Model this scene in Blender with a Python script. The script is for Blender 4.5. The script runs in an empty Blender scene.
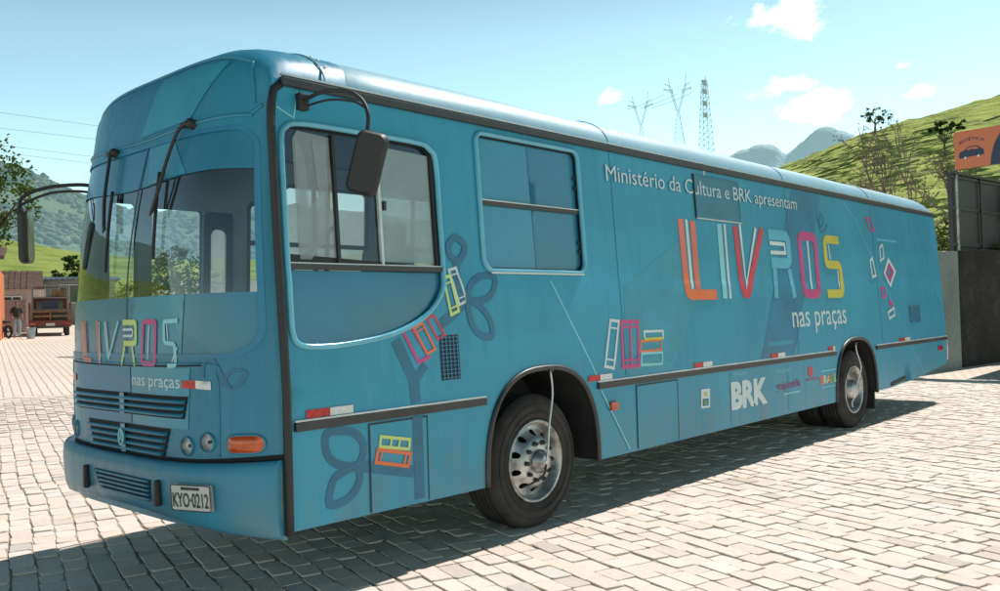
import bpy, math, random
from mathutils import Vector, Matrix, noise as mnoise
from mathutils.geometry import delaunay_2d_cdt
random.seed(7)
scene = bpy.context.scene
COL = scene.collection
rad = math.radians
# ---------------------------------------------------------------- body surfaces
def lerp_tab(T, V, t):
    if t <= T[0]: return V[0]
    for i in range(len(T)-1):
        if t <= T[i+1]:
            k = (t-T[i])/(T[i+1]-T[i])
            # smooth (Catmull-Rom with finite-difference slopes)
            def sl(j):
                if j <= 0: return (V[1]-V[0])/(T[1]-T[0])
                if j >= len(T)-1: return (V[-1]-V[-2])/(T[-1]-T[-2])
                return (V[j+1]-V[j-1])/(T[j+1]-T[j-1])
            h = T[i+1]-T[i]; m0 = sl(i)*h; m1 = sl(i+1)*h
            k2 = k*k; k3 = k2*k
            return (2*k3-3*k2+1)*V[i]+(k3-2*k2+k)*m0+(-2*k3+3*k2)*V[i+1]+(k3-k2)*m1
    return V[-1]

def side_y(z):
    """y of the near side skin at height z: straight below, leaning in above, a pressed crease at 1.87"""
    y = 0.0 if z < 1.2 else 0.058*(z-1.2)
    if z > 1.885: y += 0.005
    elif z > 1.855: y += 0.005*(z-1.855)/0.03
    return y

ROOF_EDGE = 3.02
ROOF_TOP = 3.34
def roof_z(u):
    """roof height over u = -1 .. 1 across the bus"""
    a = min(1.0, abs(u))
    return ROOF_EDGE+(ROOF_TOP-ROOF_EDGE)*math.sqrt(max(0.0, 1-a**4.2))

CV  = [.40, .90, 1.40, 1.80, 2.10, 2.40, 2.72, 2.95, 3.05, 3.15, 3.25, 3.35, 3.50, 3.83]
CX  = [-.345, -.36, -.365, -.36, -.335, -.29, -.22, -.165, -.135, -.10, -.04, .06, .23, .60]
CZ  = [.40, .90, 1.40, 1.80, 2.10, 2.40, 2.72, 2.95, 3.05, 3.15, 3.235, 3.295, 3.328, 3.34]
CE  = [.03, .03, .03, .03, .03, .03, .03, .03, .033, .04, .06, .11, .25, .60]
def front_raw(y, v):
    u = max(-1.0, min(1.0, (y-1.25)/1.25))
    xc = lerp_tab(CV, CX, v); zc = lerp_tab(CV, CZ, v); xe = lerp_tab(CV, CE, v)
    x = xc+(xe-xc)*abs(u)**5
    k = max(0.0, min(1.0, (zc-3.0)/(ROOF_TOP-3.0)))
    z = zc-(ROOF_TOP-roof_z(u))*k
    hw = 1.25-side_y(min(z, 3.02))
    return (x, 1.25+u*hw, z)
def front(y, v, off=0.0):
    p = front_raw(y, v)
    if off == 0.0: return p
    e = .004
    a = front_raw(min(2.5, y+e), v); b = front_raw(max(0.0, y-e), v); c = front_raw(y, v+e); d = front_raw(y, v-e)
    t1 = [a[i]-b[i] for i in range(3)]; t2 = [c[i]-d[i] for i in range(3)]
    n = (t2[1]*t1[2]-t2[2]*t1[1], t2[2]*t1[0]-t2[0]*t1[2], t2[0]*t1[1]-t2[1]*t1[0])
    l = math.sqrt(sum(q*q for q in n)) or 1.0
    s = 1 if n[0] < 0 else -1
    return tuple(p[i]+s*off*n[i]/l for i in range(3))
def side(x, z, off=0.0):
    return (x, side_y(z)-off, z)
# ---------------------------------------------------------------- object helpers
def tag(o, label=None, cat=None, group=None, kind=None):
    if label: o['label'] = label
    if cat: o['category'] = cat
    if group: o['group'] = group
    if kind: o['kind'] = kind
    return o

def empty(name, loc, label, cat, group=None, rz=0.0):
    o = bpy.data.objects.new(name, None); COL.objects.link(o)
    o.location = loc; o.rotation_euler = (0, 0, rz); o.empty_display_size = .3
    return tag(o, label, cat, group)

class MB:
    """collects geometry and links it as ONE mesh object"""
    def __init__(s): s.v = []; s.f = []; s.m = []; s.sm = []
    def vert(s, p): s.v.append(tuple(p)); return len(s.v)-1
    def face(s, idx, m=0, smooth=False): s.f.append(tuple(idx)); s.m.append(m); s.sm.append(smooth)
    def quadp(s, pts, m=0): s.face([s.vert(p) for p in pts], m)
    def box(s, c, d, m=0, rz=0.0, ry=0.0, rx=0.0):
        R = Matrix.Rotation(rz, 3, 'Z') @ Matrix.Rotation(ry, 3, 'Y') @ Matrix.Rotation(rx, 3, 'X')
        i = [s.vert(Vector(c)+R @ Vector((a*d[0]/2, b*d[1]/2, e*d[2]/2))) for a in (-1, 1) for b in (-1, 1) for e in (-1, 1)]
        for q in ((0,1,3,2), (4,6,7,5), (0,4,5,1), (2,3,7,6), (0,2,6,4), (1,5,7,3)): s.face([i[k] for k in q], m)
        return s
    def bar(s, a, b, w, h=None, m=0):
        a = Vector(a); b = Vector(b); d = b-a; L = d.length; d.normalize(); h = h or w
        up = Vector((0, 0, 1)) if abs(d.z) < .95 else Vector((1, 0, 0))
        r = d.cross(up).normalized(); u = r.cross(d)
        i = [s.vert(p+r*x*w/2+u*y*h/2) for p in (a, b) for x, y in ((-1,-1), (1,-1), (1,1), (-1,1))]
        for q in ((3,2,1,0), (4,5,6,7), (0,1,5,4), (1,2,6,5), (2,3,7,6), (3,0,4,7)): s.face([i[k] for k in q], m)
        return s
    def tube(s, pts, r, n=8, closed=False, m=0, cap=True):
        P = [Vector(p) for p in pts]; N = len(P); rings = []; prev = None
        for k in range(N):
            if closed: t = P[(k+1) % N]-P[k-1]
            else: t = P[min(N-1, k+1)]-P[max(0, k-1)]
            t.normalize()
            if prev is None:
                a = Vector((0, 0, 1)) if abs(t.z) < .9 else Vector((1, 0, 0))
                u = t.cross(a).normalized()
            else:
                u = (prev-t*prev.dot(t))
                u = u.normalized() if u.length > 1e-6 else t.orthogonal().normalized()
            prev = u; w = t.cross(u); rr = r[k] if isinstance(r, (list, tuple)) else r
            rings.append([s.vert(P[k]+(u*math.cos(a2)+w*math.sin(a2))*rr) for a2 in [2*math.pi*j/n for j in range(n)]])
        for k in range(N if closed else N-1):
            A = rings[k]; B = rings[(k+1) % N]
            for j in range(n): s.face((A[j], A[(j+1) % n], B[(j+1) % n], B[j]), m, True)
        if cap and not closed: s.face(rings[0][::-1], m); s.face(rings[-1], m)
        return s
    def lathe(s, prof, c, ax, n=32, m=0, cap0=False, cap1=False, smooth=True):
        """prof: (radius, distance along ax)"""
        ax = Vector(ax).normalized(); u = ax.orthogonal().normalized(); w = ax.cross(u); c = Vector(c)
        rings = [[s.vert(c+ax*a+(u*math.cos(t)+w*math.sin(t))*r) for t in [2*math.pi*j/n for j in range(n)]] for r, a in prof]
        for A, B in zip(rings, rings[1:]):
            for j in range(n): s.face((A[j], A[(j+1) % n], B[(j+1) % n], B[j]), m, smooth)
        if cap0: s.face(rings[0][::-1], m)
        if cap1: s.face(rings[-1], m)
        return s
    def sheet(s, outline, fn, step=.1, holes=(), lines=(), m=0, smooth=True, out=None):
        """triangulated surface fn(a, b) inside a 2-D outline with holes"""
        pts = []; edges = []; segs = []
        def loop(L, closed=True):
            i0 = len(pts); n = 0; q = []
            for k in range(len(L) if closed else len(L)-1):
                a = L[k]; b = L[(k+1) % len(L)]
                d = math.hypot(b[0]-a[0], b[1]-a[1]); c = max(1, int(math.ceil(d/step)))
                for j in range(c): q.append((a[0]+(b[0]-a[0])*j/c, a[1]+(b[1]-a[1])*j/c))
                segs.append((a, b))
            if not closed: q.append(L[-1])
            pts.extend(q)
            for k in range(len(q) if closed else len(q)-1): edges.append((i0+k, i0+(k+1) % len(q)))
        loop(outline)
        for h in holes: loop(h)
        for l in lines: loop(l, False)
        xs = [p[0] for p in outline]; ys = [p[1] for p in outline]
        def near(p):
            for a, b in segs:
                dx = b[0]-a[0]; dy = b[1]-a[1]; L2 = dx*dx+dy*dy or 1e-9
                t = max(0, min(1, ((p[0]-a[0])*dx+(p[1]-a[1])*dy)/L2))
                if math.hypot(p[0]-a[0]-t*dx, p[1]-a[1]-t*dy) < step*.35: return True
            return False
        x = min(xs)+step*.5
        while x < max(xs):
            y = min(ys)+step*.5
            while y < max(ys):
                if not near((x, y)): pts.append((x, y))
                y += step
            x += step
        r = delaunay_2d_cdt([Vector(p) for p in pts], edges, [], 0, 1e-6)
        vs = r[0]
        def inside(L, x, y):
            c = False
            for k in range(len(L)):
                (x0, y0), (x1, y1) = L[k-1][:2], L[k][:2]
                if (y0 > y) != (y1 > y) and x < (x1-x0)*(y-y0)/(y1-y0)+x0: c = not c
            return c
        fs = []
        for f in r[2]:
            cx = sum(vs[k].x for k in f)/len(f); cy = sum(vs[k].y for k in f)/len(f)
            if inside(outline, cx, cy) and not any(inside(h, cx, cy) for h in holes): fs.append(f)
        used = {}
        tris = []
        for f in fs:
            for k in f:
                if k not in used: used[k] = s.vert(fn(vs[k].x, vs[k].y))
            tris.append([used[k] for k in f])
        if out is not None:
            o = Vector(out); acc = 0
            for t in tris[:200]:
                a, b, c = (Vector(s.v[k]) for k in t[:3]); acc += (b-a).cross(c-a).dot(o)
            if acc < 0: tris = [t[::-1] for t in tris]
        for t in tris: s.face(t, m, smooth)
        return s
    def ribbon(s, pts, w, fn, off=.004, closed=False, m=0, seg=.04):
        """mitred flat band of width w along a 2-D line on surface fn(a, b, off)"""
        Q = [Vector((p[0], p[1])) for p in pts]; n = len(Q); LR = []
        for k in range(n):
            d0 = (Q[k]-Q[k-1]) if (closed or k > 0) else (Q[1]-Q[0])
            d1 = (Q[(k+1) % n]-Q[k]) if (closed or k < n-1) else d0
            d0 = d0.normalized(); d1 = d1.normalized()
            n0 = Vector((-d0.y, d0.x)); n1 = Vector((-d1.y, d1.x)); b = (n0+n1)
            b = b.normalized() if b.length > 1e-6 else n0
            k2 = min(2.0, 1/max(.3, b.dot(n0)))
            ww = (w[0]+(w[1]-w[0])*k/(n-1)) if isinstance(w, tuple) else w
            LR.append((Q[k]+b*ww/2*k2, Q[k]-b*ww/2*k2))
        L = []; R = []
        for k in range(n if closed else n-1):
            (a0, b0), (a1, b1) = LR[k], LR[(k+1) % n]; c = max(1, int((Q[(k+1) % n]-Q[k]).length/seg))
            for j in range(c):
                L.append(s.vert(fn(*a0.lerp(a1, j/c), off))); R.append(s.vert(fn(*b0.lerp(b1, j/c), off)))
        if not closed: L.append(s.vert(fn(*LR[-1][0], off))); R.append(s.vert(fn(*LR[-1][1], off)))
        m_ = len(L)
        for k in range(m_ if closed else m_-1):
            j = (k+1) % m_; s.face((L[k], R[k], R[j], L[j]), m)
        return s
    def text(s, string, p0, p1, fn, h=None, off=.004, m=0, bold=0.0, mats=None, ref='x'):
        """lettering from p0 (baseline start) to p1 (baseline end); h = height of ref letter"""
        cu = bpy.data.curves.new('t', 'FONT'); cu.body = string; cu.offset = bold
        cu.resolution_u = 3
        o = bpy.data.objects.new('t', cu); COL.objects.link(o)
        dg = bpy.context.evaluated_depsgraph_get(); dg.update()
        me = bpy.data.meshes.new_from_object(o.evaluated_get(dg))
        c2 = bpy.data.curves.new('t2', 'FONT'); c2.body = ref; c2.offset = bold
        o2 = bpy.data.objects.new('t2', c2); COL.objects.link(o2); dg = bpy.context.evaluated_depsgraph_get(); dg.update()
        m2 = bpy.data.meshes.new_from_object(o2.evaluated_get(dg))
        rh = max(v.co.y for v in m2.vertices)
        xs = [v.co.x for v in me.vertices]; x0, x1 = min(xs), max(xs)
        p0 = Vector(p0); p1 = Vector(p1); L = (p1-p0).length
        for v in me.vertices:
            pass
        base = len(s.v)
        k = (p1-p0)/(x1-x0); sy = (h/rh) if h else L/(x1-x0)
        for v in me.vertices:
            q = p0+k*(v.co.x-x0)
            s.vert(fn(q.x, q.y+v.co.y*sy, off))
        for p in me.polygons:
            mi = m
            if mats:
                cx = (p.center.x-x0)/(x1-x0); mi = mats[min(len(mats)-1, int(cx*len(mats)))]
            s.face([base+i for i in p.vertices], mi)
        for a in (o, o2): bpy.data.objects.remove(a)
        for a in (cu, c2): bpy.data.curves.remove(a)
        for a in (me, m2): bpy.data.meshes.remove(a)
        return s
    def words(s, string, p0, p1, fn, name, mat, build, h=None, off=.004, bold=0.0, ref='x'):
        """lettering built word by word, each word a part"""
        s.text(string, p0, p1, fn, h, off, 0, bold, ref=ref)
        ws = string.split(' '); full = MB.extent(string, bold); x0, x1 = full; cuts = []
        for k in range(1, len(ws)):
            a = MB.extent(' '.join(ws[:k]), bold)[1]; cuts.append((a-x0)/(x1-x0))
        p0 = Vector(p0); p1 = Vector(p1); d = fn(p1.x, p1.y, off); c = fn(p0.x, p0.y, off); D = Vector(d)-Vector(c)
        for k in range(len(ws)):
            lo = cuts[k-1] if k else -1; hi = cuts[k] if k < len(cuts) else 2
            m = MB()
            for f in s.f:
                ce = sum((Vector(s.v[i]) for i in f), Vector())/len(f); t = (ce-Vector(c)).dot(D)/D.length_squared
                if lo < t <= hi+1e-4: m.face([m.vert(s.v[i]) for i in f])
            build(m, name, mat)
    @staticmethod
    def extent(string, bold):
        cu = bpy.data.curves.new('t', 'FONT'); cu.body = string; cu.offset = bold
        o = bpy.data.objects.new('t', cu); COL.objects.link(o); dg = bpy.context.evaluated_depsgraph_get(); dg.update()
        me = bpy.data.meshes.new_from_object(o.evaluated_get(dg)); xs = [v.co.x for v in me.vertices]
        bpy.data.objects.remove(o); bpy.data.curves.remove(cu); bpy.data.meshes.remove(me); return min(xs), max(xs)
    def build(s, name, mats, parent=None, shift=(0, 0, 0), bevel=0.0, base=False, sharp=None):
        me = bpy.data.meshes.new(name)
        sx, sy, sz = shift
        if base and parent is None:
            sx = sum(v[0] for v in s.v)/len(s.v); sy = sum(v[1] for v in s.v)/len(s.v); sz = min(v[2] for v in s.v)
        me.from_pydata([(a-sx, b-sy, c-sz) for a, b, c in s.v], [], s.f)
        if not isinstance(mats, (list, tuple)): mats = [mats]
        for q in mats: me.materials.append(q)
        me.polygons.foreach_set('material_index', s.m)
        me.polygons.foreach_set('use_smooth', s.sm)
        me.update()
        if bevel > 0:
            import bmesh
            bm = bmesh.new(); bm.from_mesh(me)
            bmesh.ops.remove_doubles(bm, verts=bm.verts, dist=1e-5)
            es = [e for e in bm.edges if len(e.link_faces) == 2 and e.calc_face_angle(0) > .5]
            bmesh.ops.bevel(bm, geom=es, offset=bevel, segments=2, affect='EDGES', profile=.6, clamp_overlap=True)
            bm.to_mesh(me); bm.free()
        o = bpy.data.objects.new(name, me); COL.objects.link(o)
        if parent is not None: o.parent = parent
        elif base or any(shift): o.location = (sx, sy, sz)
        return o

# ---------------------------------------------------------------- materials
def nodes_of(m):
    m.use_nodes = True; nt = m.node_tree; nt.nodes.clear(); return nt, nt.nodes, nt.links
def N(nt, t, **kw):
    n = nt.nodes.new(t)
    for k, v in kw.items(): setattr(n, k, v)
    return n
def math_n(nt, op, a, b=None, clamp=False):
    n = nt.nodes.new('ShaderNodeMath'); n.operation = op; n.use_clamp = clamp
    for i, q in enumerate((a, b)):
        if q is None: continue
        if hasattr(q, 'is_linked'): nt.links.new(q, n.inputs[i])
        else: n.inputs[i].default_value = q
    return n.outputs[0]
def mixc(nt, fac, a, b, blend='MIX'):
    n = nt.nodes.new('ShaderNodeMix'); n.data_type = 'RGBA'; n.blend_type = blend
    for i, q in ((0, fac), (6, a), (7, b)):
        if hasattr(q, 'is_linked'): nt.links.new(q, n.inputs[i])
        elif isinstance(q, (int, float)): n.inputs[i].default_value = q
        else: n.inputs[i].default_value = (*q, 1) if len(q) == 3 else q
    return n.outputs[2]
def noise_n(nt, vec, scale, detail=3, rough=.5, dist=0.0):
    n = nt.nodes.new('ShaderNodeTexNoise'); n.inputs['Scale'].default_value = scale
    n.inputs['Detail'].default_value = detail; n.inputs['Roughness'].default_value = rough; n.inputs['Distortion'].default_value = dist
    nt.links.new(vec, n.inputs['Vector']); return n.outputs['Fac']
def ramp(nt, fac, stops):
    n = nt.nodes.new('ShaderNodeValToRGB'); e = n.color_ramp.elements
    while len(e) < len(stops): e.new(.5)
    for el, (p, c) in zip(e, stops): el.position = p; el.color = (*c, 1)
    nt.links.new(fac, n.inputs[0]); return n.outputs[0]
def maprange(nt, v, a, b, c=0.0, d=1.0):
    n = nt.nodes.new('ShaderNodeMapRange'); n.clamp = True
    nt.links.new(v, n.inputs[0])
    for i, q in ((1, a), (2, b), (3, c), (4, d)): n.inputs[i].default_value = q
    return n.outputs[0]
def mapped(nt, vec, scale=(1, 1, 1), rot=(0, 0, 0)):
    n = nt.nodes.new('ShaderNodeMapping'); n.inputs['Scale'].default_value = scale; n.inputs['Rotation'].default_value = rot
    nt.links.new(vec, n.inputs[0]); return n.outputs[0]
def bump(nt, h, strength=.2, dist=.01):
    n = nt.nodes.new('ShaderNodeBump'); n.inputs['Strength'].default_value = strength; n.inputs['Distance'].default_value = dist
    nt.links.new(h, n.inputs['Height']); return n.outputs[0]

def pm(name, col, rough=.5, metal=0.0, nscale=3.0, namt=.12, bscale=0.0, bstr=.15, spec=.5, coat=0.0, trans=0.0):
    """plain procedural surface: base colour broken up by noise, optional bump"""
    m = bpy.data.materials.new(name); nt, ns, ls = nodes_of(m)
    out = N(nt, 'ShaderNodeOutputMaterial'); b = N(nt, 'ShaderNodeBsdfPrincipled')
    tc = N(nt, 'ShaderNodeTexCoord').outputs['Object']
    f = noise_n(nt, tc, nscale, 4, .6)
    d = [max(0, c*(1-namt*1.6)) for c in col]; l = [min(1, c*(1+namt)) for c in col]
    ls.new(ramp(nt, f, [(.3, d), (.7, l)]), b.inputs['Base Color'])
    ls.new(maprange(nt, f, .3, .7, max(0.02, rough-.07), min(1, rough+.07)), b.inputs['Roughness'])
    b.inputs['Metallic'].default_value = metal; b.inputs['Specular IOR Level'].default_value = spec
    b.inputs['Coat Weight'].default_value = coat
    if bscale: ls.new(bump(nt, noise_n(nt, tc, bscale, 3), bstr), b.inputs['Normal'])
    ls.new(b.outputs[0], out.inputs[0])
    return m

def paint_mat(name, col, dirt=(.20, .19, .16), rough=.36):
    """vinyl-wrapped bus paint: faint streaks, dust toward the sills, soft panel waviness"""
    m = bpy.data.materials.new(name); nt, ns, ls = nodes_of(m)
    out = N(nt, 'ShaderNodeOutputMaterial'); b = N(nt, 'ShaderNodeBsdfPrincipled')
    tc = N(nt, 'ShaderNodeTexCoord').outputs['Object']
    sep = N(nt, 'ShaderNodeSeparateXYZ'); ls.new(tc, sep.inputs[0])
    big = noise_n(nt, tc, .7, 3, .5)
    streak = noise_n(nt, mapped(nt, tc, (9, 9, .7)), 1.6, 5, .6)
    fine = noise_n(nt, tc, 60, 3, .6)
    c = ramp(nt, big, [(.3, [q*.86 for q in col]), (.7, [min(1, q*1.12) for q in col])])
    c = mixc(nt, maprange(nt, streak,   .52, .78, 0, .20), c, [q*.6 for q in col])
    dust = noise_n(nt, mapped(nt, tc, (14, 14, 1.2)), 1.1, 6, .7)
    c = mixc(nt, maprange(nt, dust, .56, .80, 0, .16), c, (.34, .40, .40))
    low = maprange(nt, sep.outputs[2], 1.05, .38, 0, .55)
    low = math_n(nt, 'MULTIPLY', low, maprange(nt, noise_n(nt, mapped(nt, tc, (3, 3, 1.4)), 2.2, 5, .65), .35, .75))
    c = mixc(nt, low, c, dirt)
    ls.new(c, b.inputs['Base Color'])
    ls.new(maprange(nt, math_n(nt, 'ADD', streak, math_n(nt, 'MULTIPLY', fine, .3)), .4, .95, rough-.08, rough+.16), b.inputs['Roughness'])
    ls.new(bump(nt, noise_n(nt, mapped(nt, tc, (1, 1, .6)), 1.5, 2, .4), .25, .03), b.inputs['Normal'])
    b.inputs['Specular IOR Level'].default_value = .32; b.inputs['Coat Weight'].default_value = .06; b.inputs['Coat Roughness'].default_value = .15
    ls.new(b.outputs[0], out.inputs[0]); return m

def glass_mat(name, tint=(.80, .9, .92), refl=1.0, milk=0.0, milkcol=(.75, .82, .82)):
    m = bpy.data.materials.new(name); nt, ns, ls = nodes_of(m)
    out = N(nt, 'ShaderNodeOutputMaterial')
    t = N(nt, 'ShaderNodeBsdfTransparent'); t.inputs[0].default_value = (*tint, 1)
    g = N(nt, 'ShaderNodeBsdfGlossy'); g.inputs['Roughness'].default_value = .02; g.inputs[0].default_value = (.9, .95, 1, 1)
    fr = N(nt, 'ShaderNodeFresnel'); fr.inputs[0].default_value = 1.45
    body = t.outputs[0]
    if milk > 0:
        d = N(nt, 'ShaderNodeBsdfDiffuse'); tl = N(nt, 'ShaderNodeBsdfTranslucent')
        tcn = N(nt, 'ShaderNodeTexCoord').outputs['Object']
        cc = ramp(nt, noise_n(nt, tcn, 4, 3, .6), [(.3, [q*.85 for q in milkcol]), (.7, milkcol)])
        ls.new(cc, d.inputs[0]); ls.new(cc, tl.inputs[0])
        a = N(nt, 'ShaderNodeMixShader'); a.inputs[0].default_value = .6; ls.new(d.outputs[0], a.inputs[1]); ls.new(tl.outputs[0], a.inputs[2])
        e = N(nt, 'ShaderNodeMixShader'); e.inputs[0].default_value = milk; ls.new(t.outputs[0], e.inputs[1]); ls.new(a.outputs[0], e.inputs[2]); body = e.outputs[0]
    mx = N(nt, 'ShaderNodeMixShader')
    ls.new(math_n(nt, 'MULTIPLY', fr.outputs[0], refl, True), mx.inputs[0]); ls.new(body, mx.inputs[1]); ls.new(g.outputs[0], mx.inputs[2])
    ls.new(mx.outputs[0], out.inputs[0]); return m

BLUE = (.037, .300, .462)
M = {}
M['paint'] = paint_mat('bus_blue_wrap', BLUE)
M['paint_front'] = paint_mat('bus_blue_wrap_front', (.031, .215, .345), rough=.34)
M['roof'] = paint_mat('bus_roof_sheen_paint', (.24, .45, .55), rough=.46)  # base colour lifted to hold the sheen on top of the bus
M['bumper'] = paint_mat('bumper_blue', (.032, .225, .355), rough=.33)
M['bead'] = pm('bead_highlight_paint', (.11, .42, .58), .22, nscale=3, namt=.1, coat=.5)  # lighter than the body, so bead highlights are put into the colour
M['film'] = pm('window_film', (.022, .185, .305), .28, nscale=2, namt=.10, coat=.2)
M['film_teal'] = pm('window_film_teal', (.033, .26, .40), .3, nscale=2, namt=.10, coat=.2)
M['band'] = pm('wrap_band_dark', (.022, .20, .36), .36, nscale=2)
M['band_teal'] = pm('wrap_band_teal', (.038, .30, .44), .36, nscale=2)
M['branch'] = pm('wrap_branch_navy', (.021, .155, .275), .38, nscale=3)
M['rubber'] = pm('black_rubber', (.022, .023, .025), .55, nscale=6, namt=.2)
M['trim'] = pm('dark_trim', (.035, .038, .042), .42, nscale=5, namt=.2)
M['dark'] = pm('dark_void', (.008, .009, .011), .8)
M['steel'] = pm('bare_steel', (.44, .45, .46), .40, .85, nscale=7, namt=.45, bscale=80, bstr=.05)
M['edge'] = pm('bright_edge', (.55, .60, .62), .35, .3, nscale=9)
M['tyre'] = pm('tyre_rubber', (.032, .030, .029), .82, nscale=5, namt=.5, bscale=60, bstr=.2)
M['white'] = pm('vinyl_white', (.58, .70, .73), .4, nscale=5, namt=.06)
M['coral'] = pm('vinyl_coral', (.74, .17, .13), .4, nscale=2, namt=.1)
M['orange'] = pm('vinyl_orange', (.78, .17, .06), .4, nscale=4, namt=.08)
M['lteal'] = pm('vinyl_light_teal', (.24, .62, .70), .4, nscale=4, namt=.06)
M['mteal'] = pm('vinyl_mid_teal', (.10, .45, .60), .4, nscale=4, namt=.06)
M['red'] = pm('vinyl_red', (.60, .045, .085), .4, nscale=4, namt=.08)
M['magenta'] = pm('vinyl_magenta', (.55, .055, .24), .4, nscale=4, namt=.08)
M['purple'] = pm('vinyl_purple', (.22, .07, .22), .4, nscale=4, namt=.08)
M['yellow'] = pm('vinyl_yellow', (.60, .53, .07), .4, nscale=4, namt=.08)
M['lime'] = pm('vinyl_lime', (.55, .68, .22), .4, nscale=4, namt=.08)
M['green'] = pm('vinyl_green', (.10, .40, .12), .4)
M['tapered'] = pm('reflective_red', (.55, .02, .03), .3, nscale=30, namt=.2)
M['tapewhite'] = pm('reflective_white', (.70, .72, .74), .3, nscale=30, namt=.08)
M['amber'] = pm('amber_lens', (.55, .085, .012), .15, nscale=14, namt=.25, coat=.6)
M['redlens'] = pm('red_lens', (.5, .02, .03), .15, nscale=14, namt=.25, coat=.6)
M['oldyellow'] = pm('faded_yellow', (.34, .30, .09), .6, nscale=20, namt=.3)
M['mirror'] = pm('mirror_face', (.10, .12, .12), .15, .5, nscale=3)
M['lamp'] = pm('lamp_reflector', (.92, .93, .94), .3, .1, nscale=10, namt=.2, coat=.5)
M['plate'] = pm('plate_grey', (.56, .58, .58), .4, nscale=10, namt=.05)
M['ink'] = pm('plate_ink', (.03, .03, .035), .5)
M['glass'] = glass_mat('window_glass', tint=(.90, .96, .97), refl=1.5)
M['screen'] = glass_mat('windscreen_glass', tint=(.90, .96, .97), refl=1.9)
M['lens'] = glass_mat('lamp_glass', tint=(.98, .99, 1), refl=.7)
M['milk'] = glass_mat('milky_glass', milk=.8, milkcol=(.70, .93, .94))
M['curtain'] = glass_mat('white_film_glass', milk=.6, milkcol=(.88, .93, .93))
M['shade'] = glass_mat('half_clear_film', milk=.62, milkcol=(.88, .96, .96))
M['lining'] = pm('interior_lining', (.46, .58, .62), .7, nscale=2)
M['seat'] = pm('seat_fabric', (.05, .055, .065), .85, nscale=20, namt=.3, bscale=200)
M['dash'] = pm('dash_plastic', (.035, .036, .04), .6, nscale=8)
# ================================================================ THE BUS
BC = (6.2, 1.25, 0.0)
bus = empty('bus', BC, 'long blue library bus wrapped in bright lettering, parked on the paving', 'bus')
def part(mb, name, mats, parent=None, **kw):
    return mb.build(name, mats, parent or bus, BC, **kw)
XR = 12.56                       # rear end
def roundrect(x0, x1, z0, z1, r, n=6):
    if not isinstance(r, (list, tuple)): r = (r,)*4
    P = []
    for (cx, cz, a0, rr) in ((x1-r[0], z0+r[0], -90, r[0]), (x1-r[1], z1-r[1], 0, r[1]), (x0+r[2], z1-r[2], 90, r[2]), (x0+r[3], z0+r[3], 180, r[3])):
        for k in range(n+1):
            a = rad(a0+90*k/n); P.append((cx+rr*math.cos(a), cz+rr*math.sin(a)))
    return P
def spline(P, n=6, closed=True):
    Q = []; N_ = len(P)
    for k in range(N_ if closed else N_-1):
        p = [Vector(P[(k+j) % N_]) if closed else Vector(P[max(0, min(N_-1, k+j))]) for j in (-1, 0, 1, 2)]
        for j in range(n):
            t = j/n
            q = .5*((2*p[1])+(p[2]-p[0])*t+(2*p[0]-5*p[1]+4*p[2]-p[3])*t*t+(3*p[1]-p[0]-3*p[2]+p[3])*t**3)
            Q.append(tuple(q))
    if not closed: Q.append(tuple(P[-1]))
    return Q
def arch(x0, x1, zb, zt, e=2.6, n=26):
    c = (x0+x1)/2; a = (x1-x0)/2
    return [(c-a*math.copysign(abs(math.cos(t))**(2/e), math.cos(t)), zb+(zt-zb)*abs(math.sin(t))**(2/e)) for t in [math.pi*k/n for k in range(n+1)]]

SK = .425
ARCH_F = arch(1.63, 2.95, .41, 1.20); ARCH_R = arch(7.93, 9.34, .41, 1.165)
DRV = spline([(.062, 1.90), (.062, 2.25), (.066, 2.64), (.10, 2.735), (.21, 2.772), (.60, 2.778), (1.12, 2.775), (1.235, 2.745), (1.288, 2.66), (1.293, 2.3), (1.293, 1.92), (1.255, 1.76), (1.09, 1.61), (.80, 1.507), (.45, 1.462), (.22, 1.457), (.11, 1.475), (.066, 1.54), (.062, 1.70)], 4)
PAS = roundrect(1.70, 2.90, 1.925, 2.925, (.10, .07, .07, .10))
def outline_side(sk=SK):
    P = [(.03, SK)]
    P += ARCH_F
    P += ARCH_R
    P += [(9.36, SK), (9.85, SK), (11.05, .475), (XR+.01, .60)]
    P += [(XR+.02, 1.0), (XR+.015, 2.6), (XR-.02, 2.90), (XR-.06, 3.02), (.03, 3.02)]
    return P
# near side skin with real openings
mb = MB().sheet(outline_side(), lambda x, z: side(x, z), .22, [DRV, PAS], [[(.031, 1.2), (12.57, 1.2)], [(1.30, 1.855), (12.56, 1.855)], [(1.30, 1.885), (12.56, 1.885)]], smooth=True, out=(0, -1, 0))
side_panel = part(mb, 'side_panel', M['paint'])
# far side: same outline, door and windows
def far(x, z, off=0.0): p = side(x, z, off); return (p[0], 2.5-p[1], p[2])
DOOR = roundrect(.42, .84, .5, 2.52, .03); LEAF = roundrect(.86, 1.12, .5, 2.52, .05)
QUART = roundrect(.07, .29, 1.5, 2.55, .05)
FW = [roundrect(1.27, 1.46, 1.75, 2.62, .06), roundrect(1.62, 2.55, 1.9, 2.8, .06), roundrect(2.68, 3.60, 1.9, 2.8, .06), roundrect(3.73, 4.6, 1.9, 2.8, .06)]
mb = MB().sheet(outline_side(), far, .3, [DOOR, LEAF, QUART]+FW, smooth=True, out=(0, 1, 0))
far_panel = part(mb, 'side_panel', M['paint'])
mb = MB().sheet([(.05, 1.0), (5.0, 1.0), (5.0, 3.0), (.05, 3.0)], lambda x, z: far(x, z, -.035), .3, [roundrect(.42, .84, 1.002, 2.52, .01), roundrect(.86, 1.12, 1.002, 2.52, .01), QUART]+FW, smooth=True)
part(mb, 'interior_lining', M['lining'])
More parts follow.
